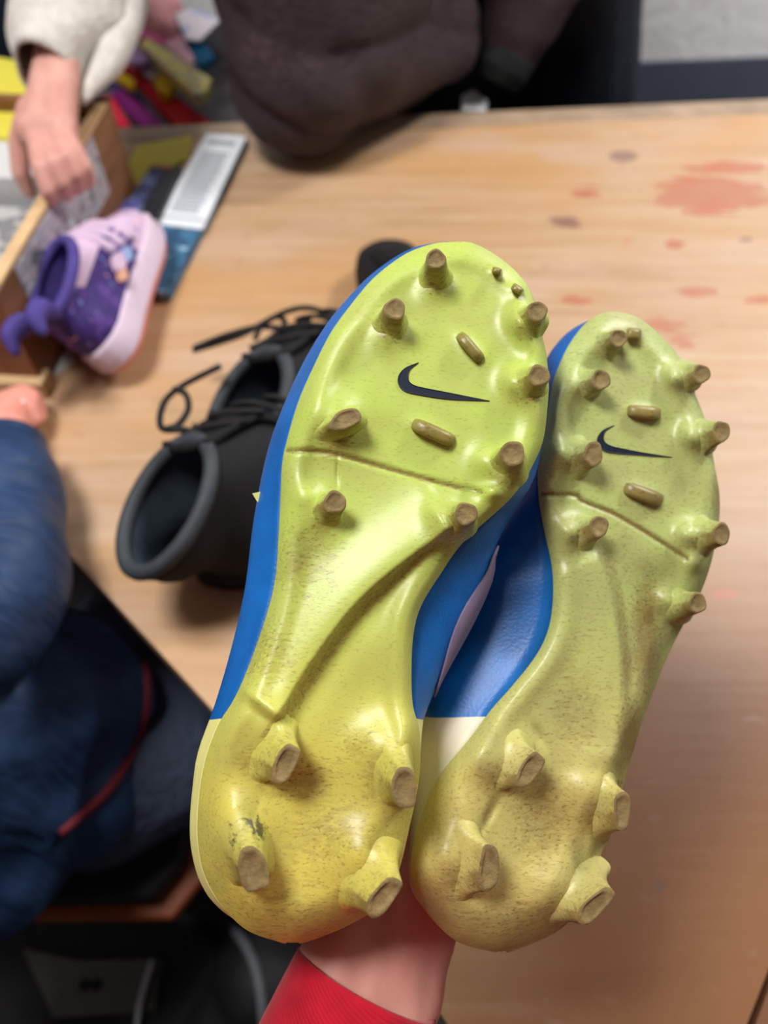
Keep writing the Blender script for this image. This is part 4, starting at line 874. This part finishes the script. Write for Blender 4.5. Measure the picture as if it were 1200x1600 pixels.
m_bsole = plain('black_rubber_sole', srgb(22, 22, 24), 0.7, 0.3, 0.1, 50, 0.2)
m_bup = plain('black_suede', srgb(27, 27, 29), 0.8, 0.25, 0.15, 90, 0.4, 0.0008)
m_bcol = plain('charcoal_padded_collar', srgb(54, 60, 66), 0.6, 0.35, 0.12, 60, 0.3)
m_bin = plain('blue_grey_lining', srgb(52, 64, 74), 0.8, 0.25, 0.2, 50, 0.4)
m_lace = plain('black_cord', srgb(30, 30, 30), 0.7, 0.3, 0.1, 120, 0.3)
def ankle_boot(name, label, origin, ang, loops, hgt=.118, lean=(-.6, 0.0), twist=0.0, toe=.78, group='black ankle boots on the table'):
    if len(origin) == 3 and origin[2] > TZ + .05:      # given by the middle of its opening
        origin = place([(0, -.056, 0)], (origin[0] - lean[0] * (hgt - .025), origin[1] - lean[1] * (hgt - .025), TZ), ang)[0]
    root = thing(name, label, 'shoe', origin, group)
    rc = place([(0, .056, 0)], (origin[0], origin[1], 0), ang)[0]
    def Pl(V):
        V = np.array(V, float); V[:, 1] = np.where(V[:, 1] > .11, .11 + (V[:, 1] - .11) * toe, V[:, 1])
        W = place(V, origin, ang); h = W[:, 2] - TZ; s = np.maximum(0, h - .03); k = sstep(.35 * hgt, .9 * hgt, h)
        dx, dy = W[:, 0] - rc[0], W[:, 1] - rc[1]; ca, sa = np.cos(twist * k), np.sin(twist * k)
        dx, dy = ca * dx - sa * dy, sa * dx + ca * dy; W[:, 0] = rc[0] + dx; W[:, 1] = rc[1] + dy
        W[:, 2] += k * (-lean[0] * dx - lean[1] * dy) * .9
        W[:, 0] += lean[0] * s; W[:, 1] += lean[1] * s
        return W
    V, Fc = stack([shoe_ring(.004, .271, .039, 1, .0), shoe_ring(-.002, .278, .043, 1, .004), shoe_ring(-.003, .28, .044, 1, .02), shoe_ring(.0, .276, .042, 1, .027)])
    n = 56; Fc += [tuple(range(n))[::-1], tuple(3 * n + k for k in range(n))]; mesh('sole', Pl(V), Fc, m_bsole, root)
    ht = hgt
    zs = np.linspace(.026, ht - .010, 7)
    prof = [(.003, .272, .041, 1), (-.003, .274, .043, 1), (-.004, .262, .042, .95), (-.003, .235, .041, .85), (-.001, .195, .040, .6), (.0, .155, .0385, .3), (-.001, .126, .038, .1)]
    R_ = [shoe_ring(a, b, w, k, z) for (a, b, w, k), z in zip(prof, zs)]
    R_ += [shoe_ring(-.004, .116, .0395, 0, ht), shoe_ring(-.001, .113, .038, 0, ht + .006), shoe_ring(.005, .107, .032, 0, ht + .005)]
    V, Fc = stack(R_); mesh('upper', Pl(V), Fc, m_bup, root)
    P = Pl(shoe_ring(.001, .111, .0362, 0, ht + .003)); mesh('collar', *tube_data(P, .0066, 10, True), m_bcol, root)
    Q = [shoe_ring(.005, .107, .032, 0, ht + .004), shoe_ring(.007, .112, .031, 0, ht - .02), shoe_ring(.008, .13, .033, .4, ht * .45), shoe_ring(.01, .2, .034, .8, .034)]
    V, Fc = stack(Q); Fc += [tuple(3 * n + k for k in range(n))]; mesh('lining', Pl(V), [f[::-1] for f in Fc], m_bin, root)
    tg = []
    for y, z in ((.101, ht + .010), (.107, ht + .003), (.124, ht - .006), (.155, ht * .82), (.19, ht * .66)):
        for x in (-.022, -.008, .008, .022): tg.append((x, y + .3 * abs(x), z))
    F2 = [(i * 4 + j, i * 4 + j + 1, (i + 1) * 4 + j + 1, (i + 1) * 4 + j) for i in range(4) for j in range(3)]
    o = mesh('tongue', Pl(tg), F2, m_bup, root); s_ = o.modifiers.new('t', 'SOLIDIFY'); s_.thickness = .007
    for y, z in ((.130, ht * .93), (.150, ht * .87), (.170, ht * .79), (.19, ht * .72)): tube('lace', Pl([(-.026, y + .012, z - .006), (-.010, y, z + .003), (.010, y + .003, z + .003), (.026, y + .012, z - .006)]), .0026, m_lace, root, 6, 4)
    for lp in loops: tube('lace_loop', [PZ(x, y, z) for x, y, z in lp], .0030, m_lace, root, 8, 6)
    return root
o1 = PZ(258, 788, .868); o2 = PZ(385, 640, .852)
ankle_boot('ankle_boot', 'black ankle boot nearest the child, wide open collar and small lace loop', o1, R(-87), [
    [(336, 690, .885), (290, 672, .885), (252, 668, .88), (256, 630, .87), (280, 606, .86), (318, 585, .87), (345, 572, .875)], [(262, 670, .885), (278, 664, .88), (294, 640, .875), (290, 616, .872), (272, 608, .87)]], .114, (-.60, -.20), R(70))
ankle_boot('ankle_boot', 'black ankle boot half hidden behind the left football boot, long loose laces', o2, R(-70), [
    [(302, 548, .80), (340, 536, .81), (380, 522, .83), (420, 500, .845), (450, 486, .85), (480, 481, .85), (508, 490, .84), (512, 510, .835), (490, 526, .835)],
    [(304, 543, .80), (350, 525, .82), (398, 512, .835), (430, 512, .84), (462, 520, .835)], [(390, 545, .83), (420, 530, .835), (445, 505, .84), (432, 495, .84), (410, 508, .84), (398, 530, .835)]], .098, (-.60, -.28), R(52))
ankle_boot('dark_shoe', 'dark grey shoe toe peeping out above the left football boot', np.array([.052, .588, TZ]), R(14), [], .085, (0, 0), 0.0, .74, None)

# purple trainer
m_lil = plain('lilac_knit', srgb(206, 180, 208), 0.7, 0.3, 0.08, 70, 0.3)
m_lsole = plain('pale_lilac_sole', srgb(210, 190, 210), 0.6, 0.3, 0.06, 50, 0.2)
m_cor = plain('coral_outsole', srgb(226, 140, 128), 0.6, 0.3, 0.06, 50, 0.1)
m_pur = patterned('purple_butterfly_print', srgb(60, 44, 112), [(srgb(88, 60, 140), .52), (srgb(120, 140, 206), .64), (srgb(214, 150, 150), .68)], 55)
m_plin = plain('violet_lining', srgb(76, 64, 136), 0.75, 0.25, 0.12, 60, 0.3)
m_toe = patterned('lilac_print_toe', srgb(208, 182, 212), [(srgb(150, 130, 176), .58), (srgb(226, 178, 190), .6)], 50)
def trainer(label, origin, ang):
    root = thing('trainer', label, 'shoe', origin); n = 56; ra = R(34)
    def Pl(V):
        V = np.array(V, float); c_, s_ = math.cos(ra), math.sin(ra)
        return place(np.stack([c_ * V[:, 0] - s_ * V[:, 2], V[:, 1], s_ * V[:, 0] + c_ * V[:, 2] + .041 * s_], -1), origin, ang)
    V, Fc = stack([shoe_ring(.006, .236, .036, 1, 0), shoe_ring(0, .243, .039, 1, .006)]); Fc += [tuple(range(n))[::-1]]; mesh('outsole', Pl(V), Fc, m_cor, root)
    rr = []
    for z, g_ in ((.006, 0), (.012, .003), (.016, .001), (.021, .0035), (.026, .001), (.032, .003), (.036, 0)): rr.append(shoe_ring(-.001 - g_, .244 + g_, .040 + g_, 1, z))
    V, Fc = stack(rr); Fc += [tuple(6 * n + k for k in range(n))]; mesh('midsole', Pl(V), Fc, m_lsole, root)
    yc = .05
    R_ = [shoe_ring(.003, .240, .039, 1, .035), shoe_ring(-.002, .238, .040, 1, .046), shoe_ring(-.003, .226, .038, .9, .058), shoe_ring(-.003, .196, .036, .8, .070), shoe_ring(-.001, .155, .034, .5, .080),
          tilt_top(shoe_ring(-.004, .125, .035, .2, .090), .1, yc), tilt_top(shoe_ring(-.004, .112, .035, 0, .098), .14, yc), tilt_top(shoe_ring(.002, .106, .030, 0, .100), .14, yc)]
    V, Fc = stack(R_); V = np.array(V)
    mi = []
    for f in Fc:
        c = V[list(f)].mean(0); mi.append(0 if c[1] > .150 else (2 if c[2] > .084 and c[1] > .03 else 1))
    o = mesh('upper', Pl(V), Fc, [m_toe, m_pur, m_lil], root); o.data.polygons.foreach_set('material_index', mi)
    Q = [tilt_top(shoe_ring(.002, .106, .030, 0, .099), .14, yc), shoe_ring(.005, .11, .028, 0, .07), shoe_ring(.008, .13, .03, .5, .04)]
    V, Fc = stack(Q); Fc += [tuple(2 * n + k for k in range(n))]; mesh('lining', Pl(V), [f[::-1] for f in Fc], m_plin, root)
    P = Pl(tilt_top(shoe_ring(-.001, .109, .032, 0, .099), .14, yc)); mesh('collar', *tube_data(P, .006, 10, True), m_plin, root)
    for y, z in ((.118, .098), (.138, .090), (.158, .083)):
        sg = [(-.039, y - .004, z - .046), (-.034, y, z - .018), (-.016, y + .003, z), (.006, y + .003, z + .002), (.026, y, z - .010), (.037, y - .004, z - .034)]
        Vt, Ft = tube_data(catmull(sg, 4), .0065, 8); Vt = np.array(Vt); o = mesh('strap', Pl(Vt), Ft, m_lil, root)
    for k in (-1, 1):   # heel tabs folded out of the opening
        tube('pull_tab', Pl([(k * .012, .0, .09), (k * .016, -.012, .108), (k * .02, -.03, .112), (k * .022, -.045, .1)]), [.006, .012, .010, .004], m_plin, root, 10, 4)
    # wing patches on the flank
    for dy, dz, r_, m_ in ((.105, .056, .012, m_lil), (.125, .05, .010, plain('pale_blue_print', srgb(150, 170, 220), .6, .3, .06, 40, 0)), (.09, .048, .008, plain('peach_print', srgb(222, 168, 140), .6, .3, .06, 40, 0))):
        V = [(.0385, dy, dz)] ; ringp = [(.0385 + .0005, dy + r_ * math.cos(a) * (1 + .3 * math.cos(2 * a)), dz + r_ * .7 * math.sin(a)) for a in np.linspace(0, 2 * math.pi, 15)[:-1]]
        Vp = ringp + [(x - .006, y, z) for x, y, z in ringp]; nn = 14
        mesh('print_patch', Pl(Vp), [tuple(range(nn))] + [(i, nn + i, nn + (i + 1) % nn, (i + 1) % nn) for i in range(nn)], m_, root, False)
    return root
trainer('small purple and lilac child\'s trainer with butterfly print beside the wooden box', np.array([-.288, .590, TZ]), R(2))

# ------------------------------------------------------------------ bin of coloured things behind the far edge
m_bin = plain('grey_plastic', srgb(92, 92, 98), 0.5, 0.4, 0.05, 20, 0)
cn = [(-.56, 1.215), (-.215, 1.245), (-.25, 1.66), (-.585, 1.63)]
tub = thing('storage_tub', 'grey plastic tub of coloured scraps behind the far table edge', 'tub', (-.4, 1.44, 0))
for i in range(4): wallbox('side_panel', cn[(i + 1) % 4], cn[i], -.006, .0, .70, m_bin, tub)
prism('filled_base', [tuple(np.array(c) + (np.mean(cn, 0) - np.array(c)) * .03) for c in cn], .0, .63, m_bin, tub)
def cc_(r, g_, b): return plain('felt_%d_%d_%d' % (r, g_, b), srgb(r, g_, b), 0.8, 0.25, 0.1, 40, 0.3)
m_pale = patterned('pale_yellow_print', srgb(224, 212, 120), [(srgb(196, 190, 160), .5), (srgb(120, 120, 110), .62)], 50)
PILE = [('felt_strip', 'crimson folded felt nearest the table edge behind the box', 'felt', [(146, 194), (158, 148), (178, 152), (205, 196)], .695, .02, cc_(214, 34, 66)),
        ('felt_strip', 'purple felt strip lying between the crimson and the red felt', 'felt', [(172, 140), (192, 138), (262, 196), (226, 198)], .690, .02, cc_(140, 40, 130)),
        ('felt_strip', 'long bright red felt strip running diagonally across the tub', 'felt', [(182, 92), (200, 92), (330, 190), (276, 196), (236, 150)], .705, .02, cc_(198, 22, 44)),
        ('felt_scrap', 'dark blue scrap peeping out left of the purple felt', 'felt', [(168, 128), (200, 128), (230, 160), (180, 142)], .684, .012, cc_(38, 60, 104)),
        ('felt_scrap', 'golden yellow scrap at the left end of the red strip', 'felt', [(170, 112), (182, 104), (212, 126), (206, 134)], .715, .014, cc_(222, 184, 34)),
        ('felt_scrap', 'mustard yellow block beside the pale printed carton', 'felt', [(238, 122), (262, 108), (276, 126), (262, 146), (248, 142)], .722, .016, cc_(206, 166, 20)),
        ('printed_carton', 'long pale yellow printed carton lying across the tub', 'box', [(216, 66), (232, 58), (330, 122), (322, 140), (304, 148)], .745, .02, m_pale),
        ('cloth_scrap', 'lavender scrap beside the pale carton', 'cloth', [(190, 84), (212, 66), (230, 84), (228, 96), (206, 98)], .735, .012, cc_(186, 150, 208)),
        ('cloth_scrap', 'bright pink cloth under the big soft pink one', 'cloth', [(206, 40), (240, 30), (262, 56), (250, 66), (214, 56)], .74, .014, cc_(232, 110, 172)),
        ('cloth_scrap', 'light pink strip beside the pale carton', 'cloth', [(246, 60), (282, 50), (306, 92), (298, 102)], .735, .014, cc_(226, 178, 196)),
        ('cloth_scrap', 'teal blue cloth scrap at the back right of the tub', 'cloth', [(288, 70), (318, 62), (336, 88), (310, 102)], .735, .014, cc_(16, 88, 128)),
        ('paper_scrap', 'white and lilac pointed card at the back of the tub', 'card', [(272, 20), (300, 12), (346, 28), (312, 62), (290, 60)], .75, .004, patterned('white_lilac_print', srgb(226, 220, 232), [(srgb(170, 176, 226), .54)], 20)),
        ('wrapper', 'silver grey crumpled wrapper between lavender and mustard', 'wrapper', [(222, 92), (240, 88), (250, 112), (236, 122), (222, 110)], .718, .012, cc_(176, 176, 184))]
for nm, lb, ct, pts, z, th, m_ in PILE: tag(pslab(nm, pts, z, th, m_, None, .003), lb, ct)
pkc = cloth(caps_mesh([(PZ(232, 24, .73), .035, PZ(262, 48, .74), .03), (PZ(240, 0, .73), .035, PZ(262, 20, .735), .03)], .006, 4), .008, 60, 61); o = link('pink_cloth', pkc, cc_(226, 160, 166)); tag(o, 'big soft pink cloth bundle at the back of the tub', 'cloth')
# pale thing on the bench beyond the edge, right of the jacket
o = pslab('white_cup', [(722, 150), (740, 140), (762, 158), (758, 172), (724, 172)], .735, .05, m_paper); o.name = 'folded_paper'; tag(o, 'small pale folded paper peeping over the far table edge by the cuff', 'paper')
